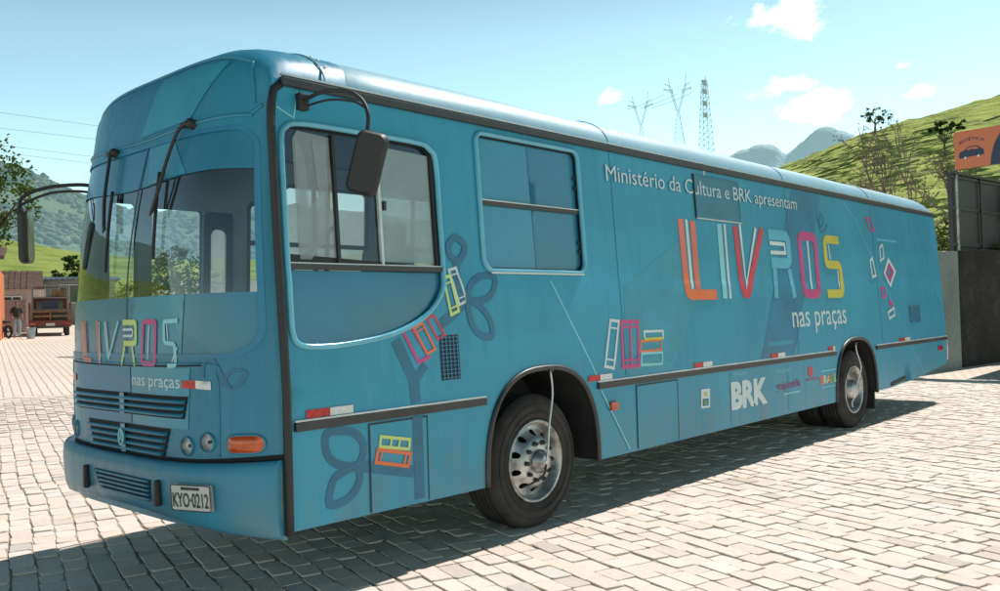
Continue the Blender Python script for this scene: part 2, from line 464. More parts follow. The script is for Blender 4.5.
for k, w in enumerate(FW):
    o = part(MB().sheet(w, lambda x, z: far(x, z, -.015), .3, out=(0, 1, 0)), 'side_window', M['curtain' if k else 'glass'])
    part(MB().ribbon(w, .035, far, -.045, True), 'window_frame', M['rubber'], o)
    xa = min(p[0] for p in w); xb = max(p[0] for p in w)
    part(MB().bar(far(xa, 2.28, -.05), far(xb, 2.28, -.05), .03, .04), 'window_bar', M['rubber'], o)
    if k:
        part(MB().bar(far((xa+xb)/2, 1.9, -.05), far((xa+xb)/2, 2.8, -.05), .03, .03), 'window_bar', M['rubber'], o)
o = part(MB().sheet(QUART, lambda x, z: far(x, z, -.015), .3, out=(0, 1, 0)), 'side_window', M['glass'])
part(MB().ribbon(QUART, .03, far, -.045, True), 'window_frame', M['rubber'], o)
d = part(MB().sheet(LEAF, lambda x, z: far(x, z, -.01), .1, [roundrect(.915, 1.065, 1.15, 2.38, .06)], out=(0, 1, 0)).sheet(LEAF, lambda x, z: far(x, z, -.05), .1, [roundrect(.915, 1.065, 1.15, 2.38, .06)]), 'door', M['trim'])
part(MB().sheet(roundrect(.915, 1.065, 1.15, 2.38, .06), lambda x, z: far(x, z, -.03), .2), 'door_glass', M['shade'], d)
part(MB().tube([far(.88, 1.3, -.09), far(.88, 1.9, -.09)], .012), 'door_handle', M['steel'], d)

# ---- roof: swept from the front cap to the rounded rear
mb = MB(); rings = []
xs = [.56, .60]+[.6+(11.95-.6)*k/30 for k in range(1, 31)]+[12.12, 12.28, 12.40, 12.48, 12.54]
drop = {12.12: .004, 12.28: .03, 12.40: .08, 12.48: .15, 12.54: .25}
us = [-1+2*k/44 for k in range(45)]; us = [math.copysign(1-(1-abs(u))**1.7, u) for u in us]
hw = 1.25-(side_y(3.02))
for x in xs:
    d = drop.get(x, 0.0); r = []
    for u in us:
        z = roof_z(u); z = min(z, ROOF_EDGE+(z-ROOF_EDGE)*(1-d/.34)) if d else z
        wob = .003*math.sin(x*2.1+u*3)
        r.append(mb.vert((x, 1.25+u*(hw-(.012 if x < .59 else 0)), z+wob-(.012 if x < .59 else 0))))
    rings.append(r)
for A, B in zip(rings, rings[1:]):
    for j in range(len(us)-1): mb.face((A[j], B[j], B[j+1], A[j+1]), 0, True)
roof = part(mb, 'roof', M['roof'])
for xseam in (.40, 3.38, 6.86, 9.6):
    pts = []
    for u in us:
        if xseam < .6:
            pts.append(front(1.25+1.25*u, lerp_tab(CX[9:], CV[9:], xseam), .004))
        else: pts.append((xseam, 1.25+u*hw, roof_z(u)+.004))
    part(MB().tube(pts, .006 if xseam < .6 else .004, 6), 'roof_seam', M['roof'], roof)
for k in range(8):                       # rivets beside the front roof seam
    u = -1+.06*k; p = front(1.25+1.25*u, 3.70, .002)
    part(MB().lathe([(.012, 0), (.009, .006), (.002, .008)], p, (0, 0, 1) if k > 3 else (0, -1, .4), 8), 'rivet', M['edge'], roof)
# ---- rear
def rear(y, z, off=0.0):
    u = (y-1.25)/1.25; h = 1.25-side_y(min(z, 3.02))
    return (XR+.02+.10*(1-u**6)-(max(0, z-2.75)**2)*1.0+off, 1.25+u*h, z if z < 3.0 else z)
part(MB().sheet([(0, .6), (2.5, .6), (2.5, 3.02), (0, 3.02)], rear, .2, out=(1, 0, 0)), 'rear_panel', M['paint'])
part(MB().sheet([(.2, 1.9), (2.3, 1.9), (2.3, 2.75), (.2, 2.75)], lambda a, b: rear(a, b, .004), .2, out=(1, 0, 0)), 'rear_window', M['film'])
for s in (0, 1):
    y = .05 if s == 0 else 2.45
    part(MB().box((XR+.055, y, .84), (.07, .09, .30)), 'tail_lamp', M['redlens'], bevel=.012)
    part(MB().tube([(XR+.075, y-.04 if s == 0 else y+.04, .66), (XR+.08, y-.045 if s == 0 else y+.045, .85), (XR+.07, y-.04 if s == 0 else y+.04, 1.0)], .014, 6), 'rear_corner_trim', M['edge'])
part(MB().box((XR+.12, 1.25, .68), (.14, 2.3, .22)), 'rear_bumper', M['bumper'], bevel=.04)

# ---- front cap with the windscreen opening
WS = roundrect(.075, 2.425, 1.425, 2.735, (.16, .13, .13, .16))
LAMPS = [[(cy+.047*math.cos(2*math.pi*k/20), cz+.049*math.sin(2*math.pi*k/20)) for k in range(20)] for cy, cz in ((.494, .914), (.350, .940), (2.006, .914), (2.15, .940))]
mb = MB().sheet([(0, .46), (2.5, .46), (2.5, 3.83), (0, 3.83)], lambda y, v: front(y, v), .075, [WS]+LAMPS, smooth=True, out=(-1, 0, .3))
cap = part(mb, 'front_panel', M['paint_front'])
def rounded(pts, r, closed=False, n=5):
    """polyline with its corners turned into arcs"""
    P = [Vector((p[0], p[1])) for p in pts]; Q = []; N_ = len(P)
    for k in range(N_):
        if not closed and k in (0, N_-1): Q.append(tuple(P[k])); continue
        a = P[k-1]; b = P[k]; c = P[(k+1) % N_]; q = min(r, (a-b).length*.45, (c-b).length*.45)
        u = b+(a-b).normalized()*q; w = b+(c-b).normalized()*q
        for j in range(n+1):
            t = j/n; Q.append(tuple(u*(1-t)**2+b*2*t*(1-t)+w*t*t))
    return Q
def FN(y, v, off=0.0): return front(y, v, off)
# pressed lines of the visor and of the bonnet area
for L, r in (([(.10, 2.80), (.30, 2.806), (1.25, 2.778), (2.20, 2.806), (2.40, 2.80)], .011), ([(.05, 2.86), (.12, 2.80)], .010),
             ([(.14, 3.20), (.5, 3.235), (1.25, 3.24), (2.0, 3.235), (2.36, 3.20)], .010), ([(.09, 2.87), (.10, 3.0), (.14, 3.20)], .009), ([(2.41, 2.87), (2.40, 3.0), (2.36, 3.20)], .009),
             ([(.28, .86), (.275, 1.2), (.285, 1.32), (.36, 1.385), (1.25, 1.375), (2.08, 1.385), (2.15, 1.32), (2.165, 1.2), (2.17, .86)], .005)):
    Q = spline(L, 10, False)
    part(MB().tube([front(a, b, .002) for a, b in Q], r, 6), 'pressed_line', M['paint_front'], cap)
part(MB().ribbon(spline([(.37, 1.374), (1.25, 1.362), (2.13, 1.374)], 8, False), .009, FN, .003), 'bonnet_gap', M['dark'], cap)
part(MB().sheet([(.60, 2.83), (1.25, 2.81), (1.15, 3.20), (.30, 3.19)], lambda y, v: front(y, v, .004), .035), 'graphic_band', M['band_teal'], cap)
part(MB().sheet([(.48, 1.01), (1.09, 1.01), (1.09, 1.36), (.45, 1.36)], lambda y, v: front(y, v, .003), .05), 'graphic_band', M['band_teal'], cap)
part(MB().sheet([(1.11, 1.01), (1.85, 1.01), (1.95, 1.36), (1.11, 1.36)], lambda y, v: front(y, v, .003), .05), 'graphic_band', M['band'], cap)

# ---- windscreen
ws = part(MB().sheet(WS, lambda y, v: front(y, v, -.012), .09, out=(-1, 0, 0)), 'windscreen', M['screen'])
top = [(.078, 2.49), (.16, 2.495), (.33, 2.499), (.6, 2.492), (1.0, 2.468), (1.25, 2.462), (1.5, 2.468), (1.9, 2.492), (2.17, 2.499), (2.34, 2.495), (2.422, 2.49)]
wsin = roundrect(.082, 2.418, 1.432, 2.728, (.155, .125, .125, .155))
filmtop = top+[p for p in wsin if p[1] > 2.5 and p[0] > 1.25]+[p for p in wsin if p[1] > 2.5 and p[0] < 1.25]
part(MB().sheet(filmtop, lambda y, v: front(y, v, -.004), .08, out=(-1, 0, 0)), 'upper_film', M['film'], ws)
part(MB().sheet([(.55, 2.50), (1.0, 2.475), (1.09, 2.725), (.75, 2.725)], lambda y, v: front(y, v, -.001), .08), 'graphic_band', M['film_teal'], ws)
filmbot = [p for p in wsin if p[1] < 1.7 and p[0] < 1.25]+[p for p in wsin if p[1] < 1.7 and p[0] > 1.25]+[(2.418, 1.783), (.082, 1.783)]
part(MB().sheet(filmbot, lambda y, v: front(y, v, -.004), .08, out=(-1, 0, 0)), 'lower_film', M['film'], ws)
part(MB().sheet([(.52, 1.44), (1.09, 1.44), (1.05, 1.78), (.48, 1.78)], lambda y, v: front(y, v, -.001), .06), 'graphic_band', M['film_teal'], ws)
part(MB().ribbon(WS, .026, FN, .004, True), 'windscreen_seal', M['band'], ws)
part(MB().ribbon([(1.118, 2.72), (1.155, 1.785)], .022, FN, -.002), 'centre_bar', M['rubber'], ws)
part(MB().ribbon([(1.112, 2.725), (1.118, 2.47)], .014, FN, .001), 'centre_joint', M['branch'], ws)
part(MB().ribbon([(1.158, 1.782), (1.165, 1.44)], .014, FN, .001), 'centre_joint', M['branch'], ws)
# posts behind the glass
for y in (.06, 2.44):
    part(MB().tube([front(y, 1.5, -.05), front(y, 2.1, -.05), front(y, 2.6, -.06)], .03, 8), 'screen_post', M['dash'], ws)

# ---- lettering on the front
def wfront(mb, pts, w, m, closed=False, off=.0045): mb.ribbon(rounded(pts, .02, closed) if len(pts) > 2 else pts, w, FN, off, closed, m, .03)
VF = [M['coral'], M['white'], M['red'], M['lime'], M['magenta'], M['lteal'], M['branch'], M['orange'], M['mteal']]
mb = MB(); wfront(mb, [(1.845, 1.645), (1.80, 1.392), (1.67, 1.385)], .028, 0); wfront(mb, [(1.785, 1.648), (1.757, 1.41)], .022, 0); wfront(mb, [(1.815, 1.64), (1.78, 1.42)], .009, 1)
part(mb, 'letter', VF)
mb = MB(); wfront(mb, [(1.584, 1.647), (1.551, 1.37)], .022, 0); wfront(mb, [(1.548, 1.64), (1.535, 1.37)], .011, 1); part(mb, 'letter', VF)
mb = MB(); wfront(mb, [(1.462, 1.638), (1.415, 1.395), (1.262, 1.64)], .018, 5); wfront(mb, [(1.437, 1.638), (1.40, 1.43)], .008, 1, off=.006); part(mb, 'letter', VF)
mb = MB(); wfront(mb, [(1.195, 1.63), (1.02, 1.628), (1.025, 1.50), (1.19, 1.50)], .034, 3); wfront(mb, [(1.178, 1.481), (1.225, 1.363)], .022, 3); wfront(mb, [(1.074, 1.481), (1.045, 1.363)], .022, 3)
wfront(mb, [(1.195, 1.585), (1.06, 1.585), (1.062, 1.546), (1.192, 1.546)], .015, 1); wfront(mb, [(1.19, 1.5655), (1.075, 1.5655)], .014, 6); part(mb, 'letter', VF)
mb = MB(); wfront(mb, [(.917, 1.631), (.765, 1.628), (.792, 1.378), (.950, 1.380)], .030, 4, True); wfront(mb, [(.846, 1.608), (.875, 1.406)], .011, 1); part(mb, 'letter', VF)
mb = MB(); wfront(mb, [(.535, 1.632), (.675, 1.628), (.673, 1.505), (.572, 1.497), (.567, 1.375), (.650, 1.37)], .026, 5); wfront(mb, [(.643, 1.612), (.637, 1.52)], .009, 1); wfront(mb, [(.547, 1.48), (.600, 1.395)], .009, 1); part(mb, 'letter', VF)
MB().words('nas praças', (1.082, 1.246), (.536, 1.243), FN, 'slogan_word', M['white'], part, .048, .004, .0)
mb = MB(); mb.ribbon(spline([(.363, 1.303), (.350, 1.392), (.300, 1.405), (.255, 1.32), (.207, 1.236), (.145, 1.322), (.202, 1.340), (.265, 1.263)], 5, False), .018, FN, .004)
part(mb, 'leaf_graphic', M['branch'])
for s in (0, 1):
    q = (lambda y: y) if s == 0 else (lambda y: 2.5-y)
    mb = MB().sheet([(q(.520), 1.244), (q(.414), 1.243), (q(.414), 1.290), (q(.520), 1.289)], lambda y, v: front(y, v, .005), .04, m=0)
    mb.sheet([(q(.413), 1.243), (q(.315), 1.236), (q(.315), 1.283), (q(.413), 1.290)], lambda y, v: front(y, v, .005), .04, m=1)
    part(mb, 'reflective_tape', [M['tapered'], M['tapewhite']])

# ---- grilles
def grille(y0, y1, z0, z1, inset, n, name):
    g = part(MB().sheet([(y0+inset, z0), (y1-inset, z0), (y1, z1), (y0, z1)], lambda y, v: front(y, v, .004), .05, out=(-1, 0, 0)), name, M['dark'])
    for k in range(n):
        t = (k+.75)/(n+.35); z = z1+(z0-z1)*t; ins = inset*t
        a = y0+ins+.015; b = y1-ins-.015; mb = MB(); rings = []
        for j in range(25):
            y = a+(b-a)*j/24
            ring = []
            for (o, dz) in ((.004, .009), (.016, .008), (.028, -.002), (.028, -.010), (.010, -.012)):
                ring.append(mb.vert(front(y, z+dz, o)))
            rings.append(ring)
        for A, B in zip(rings, rings[1:]):
            for j in range(4): mb.face((A[j], B[j], B[j+1], A[j+1]), 0, True)
        mb.face(rings[0]); mb.face(rings[-1][::-1])
        part(mb, 'grille_slat', M['bumper'], g)
    part(MB().sheet([(1.225, z0), (1.165, z0), (1.165, z1), (1.225, z1)], lambda y, v: front(y, v, .022), .03), 'grille_divider', M['band_teal'], g)
    return g
grille(.47, 2.0, 1.067, 1.197, .035, 3, 'upper_grille')
lg = grille(.64, 1.74, .832, 1.005, .075, 4, 'lower_grille')
mb = MB(); c = front(1.185, .925, .038)
mb.tube([(c[0], c[1]+.048*math.cos(t)*.62, c[2]+.048*math.sin(t)) for t in [2*math.pi*k/24 for k in range(24)]], .007, 6, True)
for a in (90, 210, 330):
    mb.bar(c, (c[0], c[1]+.046*math.cos(rad(a))*.62, c[2]+.046*math.sin(rad(a))), .009, .006)
part(mb, 'grille_emblem', M['lteal'], lg)

# ---- lamps
def lamp_at(y, z, r, name):
    p = Vector(front(y, z)); n = (Vector(front(y, z, .02))-p).normalized(); n = (n+Vector((-.5, 0, 0))).normalized()
    h = part(MB().lathe([(r*1.16, -.03), (r*1.16, .006), (r*1.06, .014), (r*.98, .006), (r*.95, -.004)], p, n, 28), name, M['bumper'])
    part(MB().lathe([(r*.97, .0), (r*.86, -.020), (r*.50, -.040), (.008, -.050)], p, n, 24, cap1=True), 'reflector', M['lamp'], h)
    part(MB().lathe([(r*.97, .004), (r*.8, .014), (r*.4, .021), (.004, .023)], p, n, 24, cap1=True), 'lens', M['lens'], h)
    part(MB().lathe([(r*.20, -.04), (r*.20, -.012), (r*.1, -.004)], p, n, 16, cap1=True), 'bulb_cover', M['trim'], h)
for s in (0, 1):
    q = (lambda y: y) if s == 0 else (lambda y: 2.5-y)
    lamp_at(q(.494), .914, .050, 'headlight'); lamp_at(q(.350), .940, .050, 'headlight')
    def dome(y, v, q=q):
        a = (q(y)-.160)/.078; b = (v-.930)/.05
        return front(y, v, .006+.022*max(0, 1-a**4)*max(0, 1-b**4))
    R_ = [(q(y), v) for y, v in roundrect(.083, .238, .880, .980, .046)]
    o = part(MB().sheet(R_, dome, .016, out=(-1, -1 if s == 0 else 1, 0)), 'indicator_lamp', M['amber'])
    part(MB().tube([front(y, v, .004) for y, v in R_], .009, 6, True), 'lamp_bezel', M['bumper'], o)

# ---- bumper
prof = [(.000, .815), (.030, .823), (.062, .822), (.082, .800), (.090, .74), (.088, .62), (.080, .54), (.060, .485), (.02, .46), (-.02, .455)]
def bump_pt(u, k):
    o, z = prof[k]; a = abs(u)
    low = (z-.46)/(.82-.46)
    z2 = z+(1-low)*(.045-.125*a**3)+.0*a + low*(.012*a**2)
    if k == 4 or k == 5: o -= .012*(1-min(1, abs(a-.38)/.38))*0
    p = Vector(front_raw(1.25+1.25*min(1, a)*math.copysign(1, u), max(.5, z)))
    n = Vector((-1, math.copysign(.35, u)*a**4, 0)).normalized()
    p = p+n*o*(1-.25*a**8); p.z = z2; return p
UU = [-1+2*k/80 for k in range(81)]; UU = [math.copysign(.982*(1-(1-abs(u))**1.6), u) for u in UU]
mb = MB(); rings = [[mb.vert(bump_pt(u, k)) for k in range(len(prof))] for u in UU]
for A, B in zip(rings, rings[1:]):
    for j in range(len(prof)-1): mb.face((A[j], A[j+1], B[j+1], B[j]), 0, True)
mb.face(rings[0][::-1]); mb.face(rings[-1])
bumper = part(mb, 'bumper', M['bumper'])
part(MB().sheet([(.02, .79), (2.48, .79), (2.48, .865), (2.1, .845), (1.25, .832), (.4, .845), (.02, .865)], lambda y, v: front(y, v, .003), .08), 'bumper_gap_shade', M['dark'], bumper)  # dark strip laid on for the shade above the bumper
def BF(y, z, off=0.0):
    u = (y-1.25)/1.25
    k = 4+(.74-z)/.12 if z < .74 else 3+(.80-z)/.06
    k = max(0, min(len(prof)-1.001, k)); i = int(k); a = bump_pt(u, i).lerp(bump_pt(u, i+1), k-i)
    return (a.x-off, a.y, z)
g = part(MB().sheet([(.74, .585), (1.40, .61), (1.46, .715), (.72, .715)], lambda y, v: BF(y, v, .004), .05), 'bumper_grille', M['dark'], bumper)
for k in range(5):
    z = .705-.026*k
    part(MB().tube([Vector(BF(.735+(1.44-.02*k-.735)*j/16, z, .010)) for j in range(17)], .0085, 6), 'grille_slat', M['bumper'], bumper)
for y in (.635, 1.57):
    part(MB().box(BF(y, .650, .012), (.040, .038, .150)), 'overrider', M['rubber'], bumper, bevel=.014)
a = Vector((-.25, .97, 0)); pc = Vector(BF(.355, .648, .018))
pl = MB(); yv = (Vector(BF(.27, .645, .02))-Vector(BF(.48, .645, .02))).normalized(); up = Vector((-.06, 0, 1)).normalized(); nn = Vector((0,0,1)).cross(yv)
if nn.x > 0: nn = -nn
def PL(a_, b_, off=0.0): return tuple(pc+yv*a_+up*b_+nn*off)
pl.sheet(roundrect(-.135, .135, -.072, .072, .012), lambda a_, b_: PL(a_, b_, .012), .3); pl.ribbon(roundrect(-.134, .134, -.071, .071, .012), .006, PL, .014, True, 1)
pl.sheet(roundrect(-.135, .135, -.072, .072, .012), lambda a_, b_: PL(a_, b_, -.012), .3)
plate = part(pl, 'licence_plate', [M['plate'], M['ink']], bumper)
part(MB().text('KYO·0212', (-.122, -.050), (.122, -.050), PL, .078, .016, 0, .012, ref='H'), 'plate_characters', M['ink'], bumper)
mb = MB()
for a_ in (-.055, .055): mb.lathe([(.009, .012), (.008, .018), (.001, .019)], PL(a_, .052), nn, 10)
mb.ribbon([(-.05, .052), (.05, .052)], .016, PL, .0145)
part(mb, 'plate_screws', M['trim'], bumper)

# ---- corner seals, rain gutter, rub rails
mb = MB(); pts = [(.0, z) for z in (.41, .8, 1.2, 1.6, 2.0, 2.4, 2.75)]+[(.008, 2.86), (.03, 2.95), (.09, 3.0)]
mb.tube([(.008+a, side_y(z)-.002, z) for a, z in pts], .025, 8)
part(mb, 'corner_seal', M['rubber'])
mb = MB(); mb.tube([(.008+a, 2.502-side_y(z), z) for a, z in pts], .036, 8); part(mb, 'corner_seal', M['rubber'])
part(MB().bar((-.030, .020, .50), (-.030, .020, .80), .012, .010), 'marker_strip', M['oldyellow'])
for s in (0, 1):
    f = side if s == 0 else far
    a = f(.08, 3.005, .012); b = f(XR-.05, 3.005, .012)
    part(MB().bar(a, b, .045, .050), 'rain_gutter', M['trim'], bevel=.008)
    part(MB().bar(f(.08, 3.043, .020), f(XR-.06, 3.043, .020), .03, .012), 'gutter_lip', M['edge'])
    for x0, x1 in ((.05, 1.625), (2.955, 7.925), (9.345, XR+.01)):
        r = part(MB().bar(f(x0, 1.008, .013), f(x1, 1.010, .013), .028, .050), 'rub_rail', M['trim'], bevel=.006)
        part(MB().bar(f(x0, 1.042, .012), f(x1, 1.042, .012), .022, .009), 'rail_edge', M['edge'], r)
# ---- wheel arches: dark liner and lip
for A in (ARCH_F, ARCH_R):
    for s in (0, 1):
        f = side if s == 0 else far; sg = 1 if s == 0 else -1
        mb = MB(); prev = None
        for x, z in A:
            p = f(x, z); i = mb.vert(p); j = mb.vert((p[0], p[1]+sg*.62, p[2]))
            if prev: mb.face((prev[0], i, j, prev[1]), 0, True)
            prev = (i, j)
        a0 = A[0]; a1 = A[-1]
        mb.quadp([(x, (.62 if s == 0 else 1.88), z) for x, z in (a0, (a0[0], 1.15), (a1[0], 1.15), a1)])
        o = part(mb, 'wheel_arch', M['rubber'])
        if s == 0: part(MB().tube([f(x, z, .004) for x, z in A], .022, 8), 'arch_lip', M['trim'], o)
# ---- underbody
part(MB().box((6.3, 1.25, .62), (11.6, .9, .22)), 'chassis', M['dark'])
part(MB().box((5.6, 1.25, .93), (4.4, 2.4, .08)).box((11.0, 1.25, .93), (3.0, 2.4, .08)).box((.95, 1.25, .93), (1.25, 2.4, .08)), 'floor', M['dark'])
for x in (2.29, 8.65): part(MB().tube([(x, .4, .5), (x, 2.1, .5)], .075, 10).lathe([(.02, -.2), (.2, -.12), (.22, 0), (.2, .12), (.02, .2)], (x, 1.25, .5), (0, 1, 0), 16), 'axle', M['dark'])
part(MB().box((9.46, .35, .42), (.02, .55, .5)), 'mud_flap', M['rubber']); part(MB().box((9.46, 2.15, .42), (.02, .55, .5)), 'mud_flap', M['rubber'])
part(MB().box((5.2, .55, .58), (1.3, .5, .3)), 'fuel_tank', M['dark'], bevel=.06)

# ---- wheels
def wheel(x, y, face, dual):
    """outer face plane at y, face = -1 looks toward -y"""
    ax = (0, face, 0); W_ = .27
    tp = [(.30, -.02), (.335, .012), (.40, .026), (.455, .018), (.487, -.012), (.500, -.03)]
    tread = []
    for k in range(5): a = -.035-.045*k; tread += [(.502, a), (.502, a-.033), (.490, a-.036), (.490, a-.043)]
    tp += tread+[(.500, -.262), (.45, -.285), (.36, -.29), (.30, -.25)]
    mb = MB().lathe(tp, (x, y, .5), ax, 56)
    for r_ in (.37, .43): mb.tube([(x+r_*math.cos(t), y+face*(.0265 if r_ < .4 else .0255), .5+r_*math.sin(t)) for t in [2*math.pi*k/48 for k in range(48)]], .003, 5, True)
    if dual: mb.lathe(tp, (x, y-face*.33, .5), ax, 40)
    w = part(mb, 'wheel', M['tyre'])
    if not dual:
        depth = lambda r: lerp_tab([0, .10, .14, .185, .215, .25, .29], [.055, .055, .05, .03, -.012, -.03, -.03], r)
        holes = []
        for k in range(10):
            t = 2*math.pi*(k+.5)/10; c_ = (.212*math.cos(t), .212*math.sin(t)); rr = .024
            holes.append([(c_[0]+rr*1.1*math.cos(a), c_[1]+rr*math.sin(a)) for a in [2*math.pi*j/10 for j in range(10)]])
        circ = [(.262*math.cos(2*math.pi*k/48), .262*math.sin(2*math.pi*k/48)) for k in range(48)]
        mb = MB().sheet(circ, lambda a, b: (x+a, y+face*(depth(math.hypot(a, b))-.02), .5+b), .022, holes, out=ax)
        mb.lathe([(.262, -.05), (.275, -.03), (.285, .006), (.302, .016), (.312, .010), (.312, -.02)], (x, y, .5), ax, 48)
        part(mb, 'rim', M['steel'], w)
        part(MB().lathe([(.262, -.09), (.05, -.09)], (x, y, .5), ax, 24), 'brake_drum', M['dark'], w)
        part(MB().lathe([(.092, .02), (.088, .060), (.07, .068), (.062, .10), (.045, .108), (.004, .11)], (x, y, .5), ax, 28, cap1=True), 'hub', M['steel'], w)
        for k in range(10):
            t = 2*math.pi*k/10
            part(MB().lathe([(.019, .02), (.019, .048), (.012, .052), (.012, .064), (.002, .066)], (x+.142*math.cos(t), y, .5+.142*math.sin(t)), ax, 6, smooth=False), 'wheel_nut', M['trim'], w)
    else:
        depth2 = [(.312, -.02), (.312, .010), (.302, .016), (.285, .004), (.27, -.04), (.262, -.12), (.225, -.16), (.19, -.165), (.15, -.12), (.13, -.10)]
        part(MB().lathe(depth2, (x, y, .5), ax, 48), 'rim', M['steel'], w)
        part(MB().lathe([(.135, -.12), (.125, .005), (.10, .02), (.085, .035), (.004, .04)], (x, y, .5), ax, 28, cap1=True), 'hub', M['steel'], w)
        for k in range(10):
            t = 2*math.pi*k/10
            part(MB().lathe([(.017, -.16), (.017, -.12), (.002, -.115)], (x+.172*math.cos(t), y, .5+.172*math.sin(t)), ax, 6, smooth=False), 'wheel_nut', M['trim'], w)
    return w
w1 = wheel(2.245, .075, -1, False); w2 = wheel(8.70, .075, -1, True)
wheel(2.245, 2.425, 1, False); wheel(8.70, 2.425, 1, True)
for x, dx, hy, m_, fr_ in ((2.245, .10, -.04, M['edge'], 1), (8.70, -.12, .03, M['tapewhite'], 0)):
    L = [(x+dx, side_y(1.18)-.015, 1.17 if fr_ else 1.10), (x+dx+.01, -.02, 1.0), (x+.05*fr_, -.03, .78), (x+.01, hy, .58), (x, hy+.01, .50)]
    h = part(MB().tube(spline(L, 6, False), .0085, 6), 'air_hose', m_)
    part(MB().lathe([(.022, 0), (.022, .03), (.014, .035)], (x, hy+.035, .5), (0, -1, 0), 12, cap1=True), 'hose_coupling', M['edge'], h)
    part(MB().box((x+dx, side_y(1.18)-.012, 1.185 if fr_ else 1.10), (.05, .03, .035)), 'hose_bracket', M['trim'], h, bevel=.004)
    if fr_:
        part(MB().tube(spline([(x, hy+.01, .5), (x-.04, hy+.0, .42), (x-.11, hy+.03, .37), (x-.17, .06, .33)], 6, False), .008, 6), 'air_hose', M['rubber'])
    else:
        part(MB().tube(spline([(x, hy+.01, .5), (x-.02, hy+.02, .42), (x+.02, hy+.08, .33), (x+.06, .12, .26)], 6, False), .012, 6), 'air_hose', m_)

# ---- driver's window
WB = 1.925
def inset_panel(x, z): return side(x, z, -.018)
low = [p for p in DRV if p[1] < WB-.02]
low = sorted([p for p in low if p[0] > 0], key=lambda p: 0)  # keep the loop order
i0 = next(i for i in range(len(DRV)) if DRV[i-1][1] >= WB-.02 > DRV[i][1])
lowloop = []
k = i0
while DRV[k % len(DRV)][1] < WB-.02: lowloop.append(DRV[k % len(DRV)]); k += 1
hiloop = []
while len(hiloop) < len(DRV) and DRV[k % len(DRV)][1] >= WB-.02: hiloop.append(DRV[k % len(DRV)]); k += 1
xl = min(p[0] for p in DRV); xh = max(p[0] for p in DRV)
lowpoly = lowloop+[(xl+.001, WB-.02), (xh-.001, WB-.02)]
part(MB().sheet(lowpoly, inset_panel, .1, out=(0, -1, 0)), 'driver_side_panel', M['film'])
glass = part(MB().sheet(hiloop, lambda x, z: side(x, z, -.03), .2, out=(0, -1, 0)), 'driver_window', M['glass'])
mb = MB(); prev = None
for x, z in DRV+[DRV[0]]:
    a = mb.vert(side(x, z, .004)); b = mb.vert(side(x, z, -.035))
    if prev: mb.face((prev[0], a, b, prev[1]), 0, True)
    prev = (a, b)
part(mb, 'window_reveal', M['film'], glass)
part(MB().tube([side(x, z, .006) for x, z in DRV], .019, 8, True), 'window_surround', M['bead'], glass)
part(MB().ribbon(hiloop, .05, side, -.024, True), 'window_rubber', M['rubber'], glass)
part(MB().bar(side(xl+.005, 1.925, .002), side(xh-.005, 1.925, .002), .035, .035), 'window_rail', M['trim'], glass, bevel=.005)
part(MB().bar(side(xl+.005, 1.946, .004), side(xh-.02, 1.946, .004), .02, .007), 'rail_edge', M['edge'], glass)
part(MB().sheet([(.165, 1.96), (.44, 1.96), (.428, 2.72), (.20, 2.735), (.165, 2.68)], lambda x, z: side(x, z, -.026), .2), 'sliding_pane', M['shade'], glass)
part(MB().sheet([(.172, 1.97), (.25, 1.97), (.36, 2.1), (.40, 2.2), (.40, 2.68), (.30, 2.70), (.33, 2.35), (.25, 2.28), (.24, 2.60), (.18, 2.70)], lambda x, z: side(x, z, -.022), .2), 'window_sticker', M['shade'], glass)
part(MB().sheet([(.80, 1.97), (1.245, 1.97), (1.245, 2.70), (.81, 2.715)], lambda x, z: side(x, z, -.026), .2), 'sliding_pane', M['milk'], glass)
for x, w, mm in ((.446, .03, 'rubber'), (.79, .022, 'edge'), (1.262, .03, 'rubber')):
    part(MB().bar(side(x, 1.95, -.02), side(x, 2.74, -.02), w, .02), 'window_bar', M[mm], glass)
part(MB().box(side(.83, 2.33, -.015), (.02, .02, .06)), 'window_latch', M['trim'], glass)
# ---- passenger window, blanked with blue film
pw = part(MB().sheet(PAS, lambda x, z: side(x, z, -.026), .2, out=(0, -1, 0)), 'side_window', M['film_teal'])
part(MB().sheet([(2.32, 1.95), (2.885, 1.95), (2.88, 2.90), (2.30, 2.90)], lambda x, z: side(x, z, -.023), .2, out=(0, -1, 0)), 'window_film', M['film'], pw)
mb = MB(); prev = None
for x, z in PAS+[PAS[0]]:
    a = mb.vert(side(x, z, .004)); b = mb.vert(side(x, z, -.03))
    if prev: mb.face((prev[0], a, b, prev[1]), 0, True)
    prev = (a, b)
part(mb, 'window_reveal', M['rubber'], pw)
part(MB().tube([side(x, z, .008) for x, z in PAS], .020, 8, True), 'window_surround', M['bead'], pw)
part(MB().ribbon(roundrect(1.715, 2.885, 1.94, 2.91, .07), .028, side, -.016, True), 'window_rubber', M['rubber'], pw)
part(MB().bar(side(1.76, 1.912, .020), side(2.86, 1.912, .020), .012, .012), 'ledge_highlight', M['edge'], pw)  # pale bar painting the ground reflection along the window ledge
part(MB().bar(side(1.70, 2.425, -.012), side(2.90, 2.425, -.012), .02, .040), 'window_bar', M['trim'], pw)
part(MB().bar(side(1.70, 2.441, -.004), side(2.90, 2.441, -.004), .012, .008), 'bar_edge', M['edge'], pw)
for z in (2.70, 2.62, 2.17, 2.10): part(MB().box(side(2.862, z, -.012), (.018, .02, .03)), 'window_latch', M['rubber'], pw)

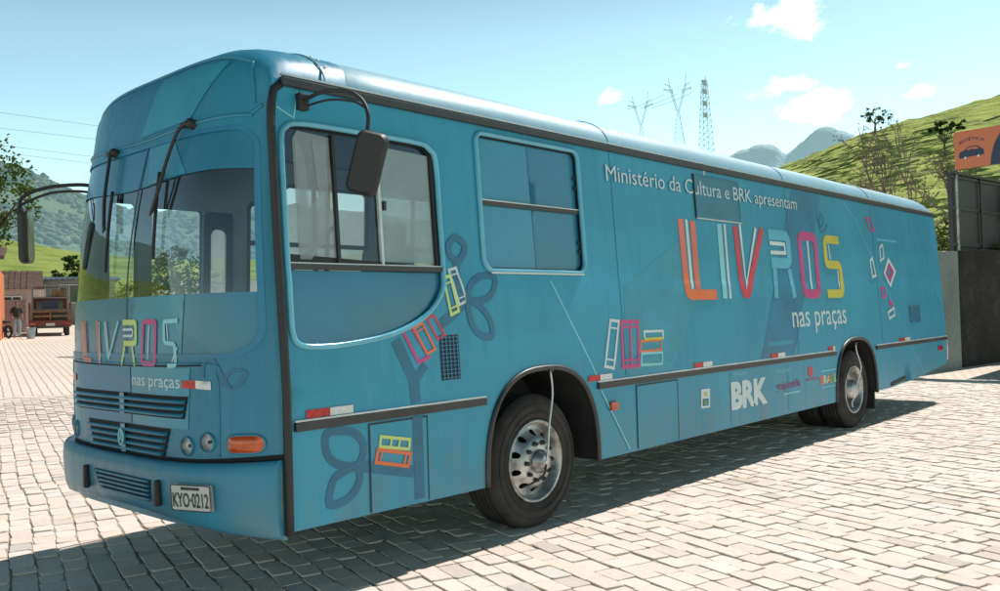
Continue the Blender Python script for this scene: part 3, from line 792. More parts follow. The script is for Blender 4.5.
# ---- hatch, locker doors, vents
h = part(MB().sheet([(4.775, 2.49), (5.69, 2.49), (5.69, 2.925), (4.775, 2.925)], lambda x, z: side(x, z, .010), .2, out=(0, -1, 0)), 'roof_side_hatch', M['film'])
part(MB().ribbon([(4.775, 2.49), (5.69, 2.49), (5.69, 2.925), (4.775, 2.925)], .014, side, .012, True), 'hatch_edge', M['branch'], h)
part(MB().bar(side(4.77, 2.492, .014), side(5.70, 2.492, .014), .012, .014), 'hatch_lip', M['edge'], h)
part(MB().bar(side(4.772, 2.50, .010), side(4.772, 2.93, .010), .014, .014), 'hatch_hinge', M['trim'], h)
def locker(x0, x1, z1, m):
    o = part(MB().sheet([(x0, SK+.004), (x1, SK+.004), (x1, z1), (x0, z1)], lambda x, z: side(x, z, .006), .25, out=(0, -1, 0)), 'locker_door', m)
    part(MB().ribbon([(x0, SK), (x0, z1), (x1, z1), (x1, SK)], .010, side, .0075), 'door_gap', M['rubber'], o)
    return o
locker(.59, 1.068, .965, M['paint']); locker(3.52, 4.19, .965, M['paint'])
mb = MB().sheet([(1.215, 1.185), (1.395, 1.185), (1.395, 1.485), (1.215, 1.485)], lambda x, z: side(x, z, .003), .3)
v = part(mb, 'engine_vent', M['rubber'])
for i in range(5): part(MB().bar(side(1.235+.035*i, 1.19, .007), side(1.235+.035*i, 1.48, .007), .005, .006), 'vent_bar', M['band'], v)
for i in range(11): part(MB().bar(side(1.217, 1.20+.027*i, .006), side(1.393, 1.20+.027*i, .006), .005, .005), 'vent_slat', M['band'], v)
v = part(MB().sheet([(10.83, 1.30), (11.33, 1.305), (11.33, 1.57), (10.83, 1.56)], lambda x, z: side(x, z, .003), .3), 'rear_vent', M['band'])
for i in range(6): part(MB().bar(side(10.85, 1.33+.042*i, .008), side(11.31, 1.33+.042*i, .008), .012, .02), 'vent_slat', M['branch'], v)
for x in (3.372, 6.86, 9.62): part(MB().ribbon([(x, 1.06), (x, 2.965)], .008, side, .003, seg=.02), 'panel_seam', M['branch'])
part(MB().ribbon([(5.2, .43), (5.2, .97)], .006, side, .003), 'panel_seam', M['branch']); part(MB().ribbon([(6.55, .43), (6.55, .97)], .006, side, .003), 'panel_seam', M['branch'])
part(MB().box(side(3.166, .827, .014), (.105, .03, .070)), 'side_marker', M['amber'], bevel=.008)
part(MB().box(side(12.22, .864, .010), (.22, .02, .075)), 'side_marker', M['redlens'], bevel=.006)
part(MB().bar(side(9.9, .47, .004), side(10.5, .52, .004), .02, .05), 'skirt_flap', M['rubber'])

# ---- wrap graphics on the side
def rb(mb, pts, w, m=0, closed=False, off=.004, rc=0.0): mb.ribbon(rounded(pts, rc, closed) if rc else pts, w, side, off, closed, m, .02)
part(MB().sheet([(5.9, 1.06), (6.75, 1.06), (7.9, 2.96), (7.05, 2.96)], lambda x, z: side(x, z, .0015), .15, lines=[[(3, 1.855), (9, 1.855)], [(3, 1.885), (9, 1.885)]], out=(0, -1, 0)), 'graphic_band', M['band'])
part(MB().sheet([(3.42, 1.06), (4.1, 1.06), (4.75, 1.85), (4.75, 2.4), (3.42, 1.82)], lambda x, z: side(x, z, .0015), .15, lines=[[(3, 1.855), (9, 1.855)], [(3, 1.885), (9, 1.885)]], out=(0, -1, 0)), 'graphic_band', M['band_teal'])
VS = [M['coral'], M['orange'], M['white'], M['lteal'], M['red'], M['mteal'], M['magenta'], M['yellow'], M['lime'], M['branch']]
mb = MB(); rb(mb, [(4.472, 2.466), (4.486, 1.95)], .10, 0); rb(mb, [(4.486, 1.95), (4.490, 1.745), (5.05, 1.745)], .10, 1, rc=.08); rb(mb, [(4.695, 2.46), (4.69, 1.80)], .10, 0); rb(mb, [(4.58, 2.468), (4.585, 1.80)], .048, 2); part(mb, 'letter', VS)
mb = MB(); rb(mb, [(5.225, 2.461), (5.215, 1.705)], .095, 3); rb(mb, [(5.338, 2.467), (5.325, 1.704)], .045, 2); part(mb, 'letter', VS)
mb = MB(); rb(mb, [(5.565, 2.459), (5.605, 1.86), (5.645, 1.752), (5.745, 1.752), (5.80, 1.86), (6.185, 2.459)], .10, 4, rc=.10); rb(mb, [(5.665, 2.486), (5.70, 1.835), (6.03, 2.463)], .05, 2, off=.007); part(mb, 'letter', VS)
mb = MB(); rb(mb, [(6.33, 2.41), (6.83, 2.41), (6.83, 2.095), (6.35, 2.095)], .12, 5, rc=.09); rb(mb, [(6.427, 2.033), (6.39, 1.701)], .10, 5); rb(mb, [(6.80, 2.033), (6.87, 1.701)], .10, 5); rb(mb, [(6.343, 2.312), (6.72, 2.312), (6.73, 2.212), (6.347, 2.208)], .042, 2, off=.006); part(mb, 'letter', VS)
mb = MB(); rb(mb, [(7.15, 2.435), (7.61, 2.435), (7.59, 1.745), (7.16, 1.745)], .105, 6, True, rc=.09); rb(mb, [(7.378, 2.378), (7.374, 1.80)], .045, 2); part(mb, 'letter', VS)
mb = MB(); rb(mb, [(8.352, 2.425), (7.895, 2.425), (7.89, 2.108), (8.335, 2.108), (8.33, 1.745), (7.833, 1.745)], .105, 7, rc=.09); rb(mb, [(8.005, 2.36), (8.035, 2.172)], .03, 2); rb(mb, [(8.235, 2.04), (8.235, 1.81)], .035, 2); part(mb, 'letter', VS)
MB().words('nas praças', (6.752, 1.366), (8.362, 1.370), side, 'slogan_word', M['white'], part, .168, .004, .004)
MB().words('Ministério da Cultura e BRK apresentam', (3.288, 2.722), (7.14, 2.736), side, 'sponsor_word', M['white'], part, .138, .0135, .0, ref='H')
def book(corners, w, m, bands=(.16, .84), mats=None, off=.0045, mid=False):
    """outlined book spine: four corners, cross lines at the given fractions"""
    a, b, c, d = [Vector(p) for p in corners]
    ce = (a+b+c+d)/4
    q = [p+(ce-p).normalized()*w*.5 for p in (a, b, c, d)]
    mb = MB(); rb(mb, [tuple(p) for p in q], w, m, True, off)
    for t in bands:
        p0 = q[0].lerp(q[3], t); p1 = q[1].lerp(q[2], t); e = (p1-p0).normalized()*w*.5
        rb(mb, [tuple(p0+e), tuple(p1-e)], w*.55, m, False, off+.0006)
    if mid: rb(mb, [tuple(q[0].lerp(q[1], .5)), tuple(q[3].lerp(q[2], .5))], w*.8, m, False, off+.001)
    return part(mb, 'book_graphic', VS)
book([(1.345, 1.933), (1.42, 1.951), (1.508, 1.705), (1.425, 1.678)], .020, 2)
book([(1.285, 1.877), (1.352, 1.898), (1.418, 1.636), (1.338, 1.61)], .022, 8, off=.0075)
book([(.887, 1.535), (.972, 1.558), (1.121, 1.341), (1.02, 1.307)], .024, 6, ())
book([(.985, 1.545), (1.067, 1.579), (1.175, 1.391), (1.095, 1.362)], .018, 1, (.15,), off=.0075)
book([(1.107, 1.606), (1.177, 1.626), (1.276, 1.480), (1.20, 1.452)], .018, 4, ())
book([(3.194, 1.55), (3.321, 1.535), (3.192, 1.125), (3.061, 1.15)], .026, 2)
book([(3.345, 1.532), (3.611, 1.528), (3.577, 1.120), (3.315, 1.127)], .034, 6, (.12, .86), mid=True)
mb = MB(); rb(mb, [(3.69, 1.362), (3.69, 1.425), (3.995, 1.42), (3.99, 1.362)], .022, 2); rb(mb, [(3.68, 1.358), (4.0, 1.356)], .022, 7, off=.005); part(mb, 'book_graphic', VS)
book([(3.615, 1.345), (3.965, 1.342), (3.95, 1.252), (3.595, 1.252)], .020, 1, ())
book([(3.611, 1.24), (3.965, 1.232), (3.955, 1.124), (3.60, 1.135)], .022, 3, ())
def lk(mb, pts, w, m, closed=False, off=.011): mb.ribbon(pts, w, side, off, closed, m, .02)
mb = MB(); lk(mb, [(.675, .882), (.913, .835), (.902, .775), (.665, .822)], .020, 8, True)
for t in (.36, .64): lk(mb, [(.675+.238*t, .872-.047*t), (.665+.237*t, .832-.047*t)], .016, 8, False, .0118)
part(mb, 'book_graphic', VS)
mb = MB(); lk(mb, [(.65, .805), (.915, .745), (.892, .668), (.63, .730)], .022, 1, True)
for t in (.12, .86): lk(mb, [(.65+.265*t, .80-.06*t), (.63+.262*t, .738-.062*t)], .014, 1, False, .0118)
part(mb, 'book_graphic', VS)
# branches and leaves in darker blue
mb = MB()
rb(mb, [(.835, 1.47), (.965, 1.215), (.982, 1.06)], .085, 0, off=.0025); rb(mb, [(.984, .972), (.988, .445)], .085, 0, off=.0085); rb(mb, [(.975, 1.20), (1.08, 1.30)], .06, 0, off=.0032)
rb(mb, [(.94, .625), (.60, .705)], .075, 0, off=.0085); rb(mb, [(.585, .706), (.50, .728)], .075, 0, off=.0025)
part(mb, 'branch_graphic', M['branch'])
LOFF = .0028
for L in ([(.50, .735), (.545, .84), (.47, .93), (.32, .955), (.262, .92), (.285, .81), (.37, .75)], [(.49, .72), (.505, .63), (.42, .545), (.285, .535), (.31, .66), (.38, .705)],
          [(1.52, 1.725), (1.55, 1.82), (1.66, 1.885), (1.80, 1.88), (1.77, 1.77), (1.66, 1.715)], [(1.515, 1.705), (1.62, 1.68), (1.72, 1.58), (1.735, 1.465), (1.62, 1.47), (1.535, 1.56)], [(1.40, 2.00), (1.36, 2.08), (1.43, 2.15), (1.52, 2.10), (1.48, 2.01)]):
    m_ = MB(); LOFF = LOFF+.0007; rb(m_, spline(L, 5), .05, 0, True, LOFF); part(m_, 'leaf_graphic', M['branch'])
mb = MB(); rb(mb, [(1.24, 1.56), (1.36, 1.62), (1.50, 1.72)], .07, 0, off=.0025); rb(mb, [(1.42, 1.74), (1.43, 2.0)], .07, 0, off=.002); part(mb, 'branch_graphic', M['branch'])
mb = MB(); rb(mb, spline([(7.751, 2.743), (7.761, 2.618), (7.86, 2.575), (7.92, 2.66), (7.86, 2.74), (7.79, 2.62), (7.815, 2.511), (7.938, 2.533), (8.038, 2.618)], 5, False), .022, 0, off=.003); part(mb, 'leaf_graphic', M['branch'])
# kite strings and flying books
mb = MB(); rb(mb, [(2.44, 1.86), (2.985, 1.045)], .014, 0, off=.003); rb(mb, [(3.0, .972), (3.39, .44)], .014, 0, off=.008); part(mb, 'string_graphic', M['lteal'])
mb = MB(); rb(mb, [(8.60, 2.96), (9.012, 2.729), (10.70, 1.05)], .022, 0, off=.003); rb(mb, [(10.76, .97), (11.40, .50)], .022, 0, off=.003); part(mb, 'string_graphic', M['mteal'])
mb = MB(); rb(mb, [(11.1, 2.96), (12.5, 1.55)], .018, 0, off=.003); part(mb, 'string_graphic', M['mteal'])
mb = MB(); rb(mb, [(.05, 2.85), (.165, 2.80), (.20, 2.965)], .010, 0, off=.003); part(mb, 'string_graphic', M['lteal'])
book([(9.40, 2.782), (9.55, 2.80), (9.70, 2.62), (9.56, 2.60)], .035, 6, ())
book([(9.835, 2.40), (9.97, 2.449), (9.995, 2.24), (9.822, 2.19)], .035, 2, ())
book([(9.41, 2.207), (9.516, 2.25), (9.60, 1.98), (9.44, 1.95)], .04, 2, ())
book([(10.16, 2.25), (10.419, 2.06), (10.12, 1.83), (9.92, 2.03)], .05, 2, ())
book([(10.16, 2.17), (10.33, 2.06), (10.13, 1.92), (10.0, 2.03)], .05, 6, (), off=.0052)
book([(9.71, 1.82), (9.86, 1.84), (9.91, 1.69), (9.77, 1.67)], .04, 6, ())
book([(9.90, 1.475), (10.19, 1.545), (10.205, 1.435), (9.935, 1.38)], .035, 2, ())
book([(10.0, 1.65), (10.14, 1.60), (10.10, 1.56), (10.0, 1.58)], .03, 6, ())
mb = MB(); rb(mb, [(9.75, 2.50), (10.6, 2.50)], .03, 0, off=.003); part(mb, 'string_graphic', M['mteal'])
# reflective tapes along the rub rail
for a, b, c in ((.133, .300, .470), (2.835, 2.995, 3.165), (4.504, 4.674, 4.849), (6.144, 6.317, 6.495), (7.72, 7.86, 7.92), (10.30, 10.547, 10.772)):
    mb = MB().sheet([(a, 1.051), (b-.001, 1.051), (b-.001, 1.098), (a, 1.098)], lambda x, z: side(x, z, .0065), .3, m=0, out=(0, -1, 0))
    mb.sheet([(b+.001, 1.051), (c, 1.051), (c, 1.098), (b+.001, 1.098)], lambda x, z: side(x, z, .0065), .3, m=1, out=(0, -1, 0))
    part(mb, 'reflective_tape', [M['tapered'], M['tapewhite']])
# sponsor marks low on the skirt
mb = MB().sheet([(4.61, .662), (4.78, .655), (4.79, .838), (4.617, .842)], lambda x, z: side(x, z, .004), .3, m=0)
mb.sheet([(4.64, .68), (4.75, .677), (4.755, .745), (4.645, .748)], lambda x, z: side(x, z, .006), .3, m=1); mb.sheet([(4.665, .69), (4.715, .69), (4.715, .735), (4.665, .735)], lambda x, z: side(x, z, .008), .3, m=2)
mb.sheet([(4.68, .77), (4.73, .77), (4.73, .81), (4.68, .81)], lambda x, z: side(x, z, .006), .3, m=3)
part(mb, 'rating_sticker', [M['white'], M['branch'], M['green'], M['yellow']])
part(MB().text('BRK', (5.215, .60), (6.03, .598), side, .262, .004, 0, .055, ref='H'), 'sponsor_mark', M['white'])
part(MB().text('PATROCÍNIO', (5.262, .922), (5.575, .918), side, .032, .004, 0, .01, ref='H'), 'sponsor_mark', M['lteal'])
part(MB().text('REALIZAÇÃO', (6.27, .888), (6.63, .882), side, .034, .004, 0, .01, ref='H'), 'sponsor_mark', M['lteal'])
part(MB().text('grapevida', (6.25, .690), (6.87, .697), side, .062, .004, 0, .02), 'sponsor_mark', M['purple'])
mb = MB(); rb(mb, [(6.43, .637), (6.86, .637)], .016, 0); part(mb, 'sponsor_mark', M['lteal'])
mb = MB().sheet([(7.165+.075*math.cos(t), .836+.062*math.sin(t)) for t in [2*math.pi*k/20 for k in range(20)]], lambda x, z: side(x, z, .004), .3)
part(mb, 'sponsor_mark', M['red'])
mb = MB().text('MINISTÉRIO DA', (7.04, .733), (7.40, .733), side, .028, .004, 0, .01, ref='H').text('CULTURA', (7.20, .680), (7.40, .680), side, .028, .004, 1, .01, ref='H'); part(mb, 'sponsor_mark', [M['magenta'], M['lteal']])
part(MB().text('BRASIL', (7.445, .665), (7.955, .668), side, .098, .004, 0, .045, mats=[0, 1, 2, 3, 4, 5], ref='H'), 'sponsor_mark', [M['orange'], M['white'], M['lime'], M['orange'], M['green'], M['white']])
mb = MB(); rb(mb, [(7.48, .815), (7.94, .817)], .014, 0); rb(mb, [(7.47, .622), (7.92, .622)], .010, 0); part(mb, 'sponsor_mark', M['lteal'])

# ---- mirrors
mb = MB().tube(spline([(.22, side_y(2.92)-.01, 2.90), (.22, -.05, 2.92), (.245, -.16, 2.925), (.28, -.27, 2.905), (.31, -.35, 2.85), (.315, -.40, 2.76), (.30, -.41, 2.66), (.27, -.41, 2.52)], 6, False), .012, 8)
mr = part(mb, 'door_mirror', M['rubber'])
part(MB().box((.22, side_y(2.91)-.02, 2.90), (.07, .05, .10)), 'mirror_bracket', M['rubber'], mr, bevel=.01)
part(MB().tube(spline([(.25, side_y(2.9)-.01, 2.88), (.26, -.08, 2.885), (.28, -.2, 2.87), (.305, -.31, 2.84), (.312, -.375, 2.80)], 5, False), .007, 6), 'mirror_stay', M['rubber'], mr)
# head: rounded slab leaning with the arm
def slab(c, w, h, t, rz, ry, name, parent, lean=0.0):
    R = Matrix.Rotation(rz, 3, 'Z') @ Matrix.Rotation(ry, 3, 'Y') @ Matrix.Rotation(lean, 3, 'X')
    rr = roundrect(-w/2, w/2, -h/2, h/2, .045, 5); mb = MB(); c = Vector(c); rings = []
    for d, k in ((-t/2, .86), (-t/2+.012, .97), (0, 1.0), (t/2-.015, .96), (t/2, .80)):
        rings.append([mb.vert(c+R @ Vector((a*k, d, b*(1-(1-k)*.5)))) for a, b in rr])
    n = len(rr)
    for A, B in zip(rings, rings[1:]):
        for j in range(n): mb.face((A[j], A[(j+1) % n], B[(j+1) % n], B[j]), 0, True)
    mb.face(rings[0]); mb.face(rings[-1][::-1])
    o = part(mb, name, M['rubber'], parent)
    g = MB().sheet([(a*.86, b*.9) for a, b in rr], lambda a, b: tuple(c+R @ Vector((a, -t/2-.002, b))), .3)
    part(g, 'mirror_glass', M['mirror'], parent)
    return o
slab((.285, -.42, 2.475), .18, .36, .08, rad(-48+180), rad(-15), 'mirror_head', mr)
ml = part(MB().tube(spline([(-.02, 2.40, 2.655), (-.12, 2.44, 2.66), (-.26, 2.53, 2.645), (-.38, 2.58, 2.605), (-.45, 2.615, 2.55), (-.465, 2.62, 2.47), (-.45, 2.61, 2.36)], 6, False), .014, 8), 'door_mirror', M['rubber'])
part(MB().tube(spline([(-.02, 2.40, 2.60), (-.12, 2.44, 2.612), (-.26, 2.53, 2.60), (-.36, 2.575, 2.56), (-.462, 2.618, 2.50)], 5, False), .010, 8), 'mirror_stay', M['rubber'], ml)
slab((-.43, 2.60, 2.275), .20, .40, .065, rad(56), rad(-4), 'mirror_head', ml)
# ---- wipers
for L in ([(.545, 2.79), (.635, 2.75), (.70, 2.60), (.745, 2.42), (.80, 2.27)], [(1.60, 2.75), (1.57, 2.60), (1.53, 2.42), (1.46, 2.22)]):
    e = L[-1]; p0 = L[0]
    w = part(MB().tube([front(a, b, .045) for a, b in spline(L, 5, False)], .011, 6), 'wiper', M['rubber'])
    part(MB().tube([front(a+.035, b-.01, .035) for a, b in spline(L, 5, False)], .006, 6), 'wiper_link', M['rubber'], w)
    part(MB().lathe([(.03, -.01), (.03, .035), (.018, .05)], front(p0[0], p0[1], .0), (-.9, 0, .35), 12, cap1=True), 'wiper_pivot', M['rubber'], w)
    part(MB().box(front(p0[0]+.05, p0[1]+.005, .02), (.03, .11, .03)), 'pivot_cover', M['rubber'], w, bevel=.006)
    bl = [(e[0]+.03, e[1]+.26), (e[0], e[1]), (e[0]-.02, e[1]-.27)]
    part(MB().tube([front(a, b, .018) for a, b in spline(bl, 6, False)], .010, 6), 'wiper_blade', M['rubber'], w)

# ---- cab interior
part(MB().box((.06, 1.25, 1.28), (.36, 1.6, .55)).box((.08, .65, 1.58), (.28, .5, .10)), 'dashboard', M['dash'], bevel=.04)
sw = part(MB().tube([(.42+.10*math.sin(t), .62+.22*math.cos(t), 1.72+.19*math.sin(t)) for t in [2*math.pi*k/32 for k in range(32)]], .017, 8, True), 'steering_wheel', M['dash'])
part(MB().bar((.42, .40, 1.72), (.42, .84, 1.72), .03, .015).bar((.42, .62, 1.72), (.33, .62, 1.55), .03, .015).tube([(.42, .62, 1.71), (.15, .62, 1.2)], .03, 8), 'steering_column', M['dash'], sw)
st = part(MB().box((1.05, .65, 1.42), (.48, .5, .14)), 'driver_seat', M['seat'], bevel=.05)
part(MB().box((1.30, .65, 1.80), (.13, .48, .66), ry=.12), 'seat_back', M['seat'], st, bevel=.05)
part(MB().box((1.36, .65, 2.20), (.09, .28, .18), ry=.1), 'head_rest', M['seat'], st, bevel=.04)
part(MB().box((1.05, .65, 1.15), (.3, .3, .4)), 'seat_base', M['dash'], st)
part(MB().box((5.0, 1.25, 2.0), (.04, 2.3, 2.0)), 'bulkhead', M['lining'])
part(MB().tube([(1.6, 1.9, 1.0), (1.6, 1.9, 3.1)], .02, 8), 'grab_pole', M['trim']); part(MB().tube([(1.45, 2.2, 1.95), (2.1, 2.3, 2.45)], .018, 8), 'grab_rail', M['trim'])
part(MB().box((1.62, 2.1, 1.5), (.05, .6, 1.0)), 'step_partition', M['film_teal'])
# ================================================================ SETTING
def sstep(a, b, t):
    t = max(0, min(1, (t-a)/(b-a))); return t*t*(3-2*t)
def gz(x, y):
    """paved ground: level round the bus, rising gently toward the houses"""
    return .031*max(0.0, y-8.0)*sstep(8, 14, y) if y < 60 else .031*52
# ---- materials
def ground_mat(name, cols, scale, bscale=40, bstr=.4, air=0.0):
    m = bpy.data.materials.new(name); nt, ns, ls = nodes_of(m)
    out = N(nt, 'ShaderNodeOutputMaterial'); b = N(nt, 'ShaderNodeBsdfPrincipled'); b.inputs['Roughness'].default_value = .9
    b.inputs['Specular IOR Level'].default_value = .2
    tc = N(nt, 'ShaderNodeTexCoord').outputs['Object']
    f = noise_n(nt, tc, scale, 6, .65); g = noise_n(nt, tc, scale*9, 4, .6)
    c = ramp(nt, math_n(nt, 'ADD', math_n(nt, 'MULTIPLY', f, .65), math_n(nt, 'MULTIPLY', g, .35)), [(.32+.36*i/(len(cols)-1), q) for i, q in enumerate(cols)])
    ls.new(c, b.inputs['Base Color']); ls.new(bump(nt, noise_n(nt, tc, bscale, 4), bstr, .02), b.inputs['Normal'])
    if air: haze_glow(nt, b, out, air)
    else: ls.new(b.outputs[0], out.inputs[0])
    return m

def stone_mat():
    m = bpy.data.materials.new('paving_stone'); nt, ns, ls = nodes_of(m)
    out = N(nt, 'ShaderNodeOutputMaterial'); b = N(nt, 'ShaderNodeBsdfPrincipled')
    b.inputs['Specular IOR Level'].default_value = .25
    at = N(nt, 'ShaderNodeAttribute'); at.attribute_name = 'tone'
    tc = N(nt, 'ShaderNodeTexCoord').outputs['Object']
    f = noise_n(nt, tc, 22, 6, .7); g = noise_n(nt, tc, .35, 3, .6); h = noise_n(nt, tc, 120, 3, .6)
    k = math_n(nt, 'MULTIPLY', maprange(nt, f, .3, .7, .88, 1.04), maprange(nt, g, .3, .7, .93, 1.03))
    mm = N(nt, 'ShaderNodeVectorMath'); mm.operation = 'SCALE'; ls.new(at.outputs['Color'], mm.inputs[0]); ls.new(k, mm.inputs['Scale'])
    c = mixc(nt, maprange(nt, g, .5, .72, 0, .30), mm.outputs[0], (.62, .50, .40))
    ls.new(c, b.inputs['Base Color']); b.inputs['Roughness'].default_value = .78
    ls.new(bump(nt, math_n(nt, 'ADD', f, math_n(nt, 'MULTIPLY', h, .5)), .55, .012), b.inputs['Normal'])
    ls.new(b.outputs[0], out.inputs[0]); return m

def far_paving_mat():
    m = bpy.data.materials.new('paving_far'); nt, ns, ls = nodes_of(m)
    out = N(nt, 'ShaderNodeOutputMaterial'); b = N(nt, 'ShaderNodeBsdfPrincipled'); b.inputs['Roughness'].default_value = .85
    b.inputs['Specular IOR Level'].default_value = .2
    tc = N(nt, 'ShaderNodeTexCoord').outputs['Object']
    br = N(nt, 'ShaderNodeTexBrick'); br.inputs['Scale'].default_value = 1.0
    br.inputs['Brick Width'].default_value = .24; br.inputs['Row Height'].default_value = .175; br.inputs['Mortar Size'].default_value = .012
    br.inputs['Color1'].default_value = (.82, .70, .59, 1); br.inputs['Color2'].default_value = (.78, .66, .56, 1); br.inputs['Mortar'].default_value = (.36, .3, .25, 1)
    nz = N(nt, 'ShaderNodeTexNoise'); nz.inputs['Scale'].default_value = 3; ls.new(tc, nz.inputs['Vector'])
    ad = N(nt, 'ShaderNodeVectorMath'); ad.operation = 'MULTIPLY_ADD'; ls.new(nz.outputs['Color'], ad.inputs[0]); ad.inputs[1].default_value = (.06, .06, 0)
    ls.new(mapped(nt, tc, rot=(0, 0, rad(-72.8))), ad.inputs[2]); ls.new(ad.outputs[0], br.inputs['Vector'])
    g = noise_n(nt, tc, .3, 4, .6)
    c = mixc(nt, maprange(nt, g, .45, .75, 0, .4), br.outputs['Color'], (.50, .42, .34))
    ls.new(c, b.inputs['Base Color']); ls.new(bump(nt, noise_n(nt, tc, 25, 4), .4, .01), b.inputs['Normal'])
    ls.new(b.outputs[0], out.inputs[0]); return m

M['stone'] = stone_mat(); M['pave'] = far_paving_mat()
M['sand'] = ground_mat('joint_sand', [(.30, .23, .17), (.42, .34, .26), (.50, .42, .33)], 3)
M['earth'] = ground_mat('dry_earth', [(.16, .15, .07), (.24, .21, .11), (.34, .28, .19)], .05)

# ---- camera
CAMP = Vector((-2.8176, -4.2041, 1.6268)); ya, pi_, ro = 0.7369497, 0.0193926, -0.0278562
f_ = Vector((math.cos(ya)*math.cos(pi_), math.sin(ya)*math.cos(pi_), math.sin(pi_)))
r_ = Vector((math.sin(ya), -math.cos(ya), 0)); u_ = r_.cross(f_)
r2 = math.cos(ro)*r_+math.sin(ro)*u_; u2 = -math.sin(ro)*r_+math.cos(ro)*u_
cam = bpy.data.cameras.new('camera'); cam.sensor_width = 36; cam.lens = 36*873.68/1000; cam.clip_end = 20000; cam.clip_start = .05
co = bpy.data.objects.new('camera', cam); COL.objects.link(co)
co.matrix_world = Matrix(((r2.x, u2.x, -f_.x, CAMP.x), (r2.y, u2.y, -f_.y, CAMP.y), (r2.z, u2.z, -f_.z, CAMP.z), (0, 0, 0, 1)))
scene.camera = co

# ---- ground sheets
mb = MB(); n = 24
rs = [0, 30, 60, 120, 300, 800, 2500, 9000]; c0 = mb.vert((8, 10, -.40)); prev = None
for r in rs[1:]:
    ring = [mb.vert((8+r*math.cos(2*math.pi*k/48), 10+r*math.sin(2*math.pi*k/48), -.40)) for k in range(48)]
    for k in range(48):
        if prev: mb.face((prev[k], ring[k], ring[(k+1) % 48], prev[(k+1) % 48]))
        else: mb.face((c0, ring[k], ring[(k+1) % 48]))
    prev = ring
tag(mb.build('ground', M['earth'], shift=(8, 10, -.4)), kind='structure')
E1 = Vector((.296, .955)).normalized(); E2 = Vector((E1.y, -E1.x))
def near_zone(x, y):
    d = math.hypot(x-CAMP.x, y-CAMP.y); a = math.atan2(y-CAMP.y, x-CAMP.x)
    return d < 19 and (d < 3.2 or abs(a-ya) < .66)
mb = MB(); X0, X1, Y0, Y1, st = -90, 45, -40, 62, 1.0
grid = {}
for i in range(int((X1-X0)/st)+1):
    for j in range(int((Y1-Y0)/st)+1):
        x = X0+i*st; y = Y0+j*st
        grid[i, j] = mb.vert((x, y, gz(x, y)-.0085))
for i in range(int((X1-X0)/st)):
    for j in range(int((Y1-Y0)/st)):
        x = X0+i*st+.5; y = Y0+j*st+.5
        mb.face((grid[i, j], grid[i+1, j], grid[i+1, j+1], grid[i, j+1]), 1 if near_zone(x, y) else 0)
tag(mb.build('paved_yard', [M['pave'], M['sand']], shift=(2, 11, 0)), kind='structure')
# real setts round the bus: irregular courses, chipped corners, each stone with its own tone and tilt
rng = random.Random(11); V = []; F_ = []; tones = []
w0 = .155
for row in range(-150, 150):
    off = row*w0; t = -30+rng.random()*.2; wrow = w0
    while t < 30:
        L = rng.choice((.17, .20, .22, .24, .27))*rng.uniform(.93, 1.07)
        c = E1*(t+L/2)+E2*off; t += L
        wob = .05*mnoise.noise(Vector((c.x*.35, c.y*.35, 0)))+.016*mnoise.noise(Vector((c.x*1.7, c.y*1.7, 5)))
        c = c+E2*wob
        d = math.hypot(c.x-CAMP.x, c.y-CAMP.y); a = math.atan2(c.y-CAMP.y, c.x-CAMP.x)
        if not (d < 20 and (d < 3.0 or abs(a-ya) < .64)): continue
        hl = L/2-.002-rng.random()*.004; hwid = wrow/2-.002-rng.random()*.004
        z0 = gz(c.x, c.y)+rng.uniform(-.006, .006); tx = rng.uniform(-.018, .018); ty = rng.uniform(-.022, .022)
        ang = rng.uniform(-.035, .035); e1 = Vector((E1.x*math.cos(ang)-E1.y*math.sin(ang), E1.x*math.sin(ang)+E1.y*math.cos(ang))); e2 = Vector((e1.y, -e1.x))
        cut = .013; base = len(V)
        oct_ = [(-1, -1, cut, 0), (-1, -1, 0, cut), (1, -1, 0, cut), (1, -1, cut, 0)]
        P = []
        for sx, sy in ((-1, -1), (1, -1), (1, 1), (-1, 1)):
            j1 = rng.uniform(-.008, .006); j2 = rng.uniform(-.008, .006); cc = cut*rng.uniform(.5, 1.6)
            q = [(sx*(hl+j1), sy*(hwid+j2-cc)), (sx*(hl+j1-cc), sy*(hwid+j2))]
            if sx*sy > 0: P += q
            else: P += q[::-1]
        for k, (u, v) in enumerate(P):
            p = c+e1*u+e2*v; V.append((p.x, p.y, z0-.024))
        for k, (u, v) in enumerate(P):
            p = c+e1*u*.99+e2*v*.985; V.append((p.x, p.y, z0-.004+tx*u+ty*v))
        for k, (u, v) in enumerate(P):
            p = c+e1*u*.965+e2*v*.955; V.append((p.x, p.y, z0+tx*u+ty*v))
        tn = rng.gauss(0, 1)
        b_ = .745+.028*tn; hue = rng.random()
        col = (b_*1.13, b_*(.935 if hue < .3 else .965), b_*(.80 if hue < .3 else .85)) if hue < .8 else (b_*1.08, b_*.975, b_*.88)
        if rng.random() < .03: col = tuple(q*.80 for q in col)
        dk = tuple(q*.9 for q in col)
        for k in range(8):
            k2 = (k+1) % 8
            F_.append((base+k, base+k2, base+8+k2, base+8+k)); tones.append(dk)
            F_.append((base+8+k, base+8+k2, base+16+k2, base+16+k)); tones.append(col)
        F_.append(tuple(base+16+k for k in range(8))); tones.append(col)
me = bpy.data.meshes.new('paving_setts'); me.from_pydata(V, [], F_); me.materials.append(M['stone'])
ca = me.color_attributes.new('tone', 'FLOAT_COLOR', 'CORNER'); arr = []
for p, tn in zip(me.polygons, tones): arr += [tn[0], tn[1], tn[2], 1.0]*p.loop_total
ca.data.foreach_set('color', arr)
o = bpy.data.objects.new('paving_setts', me); COL.objects.link(o); tag(o, kind='structure')

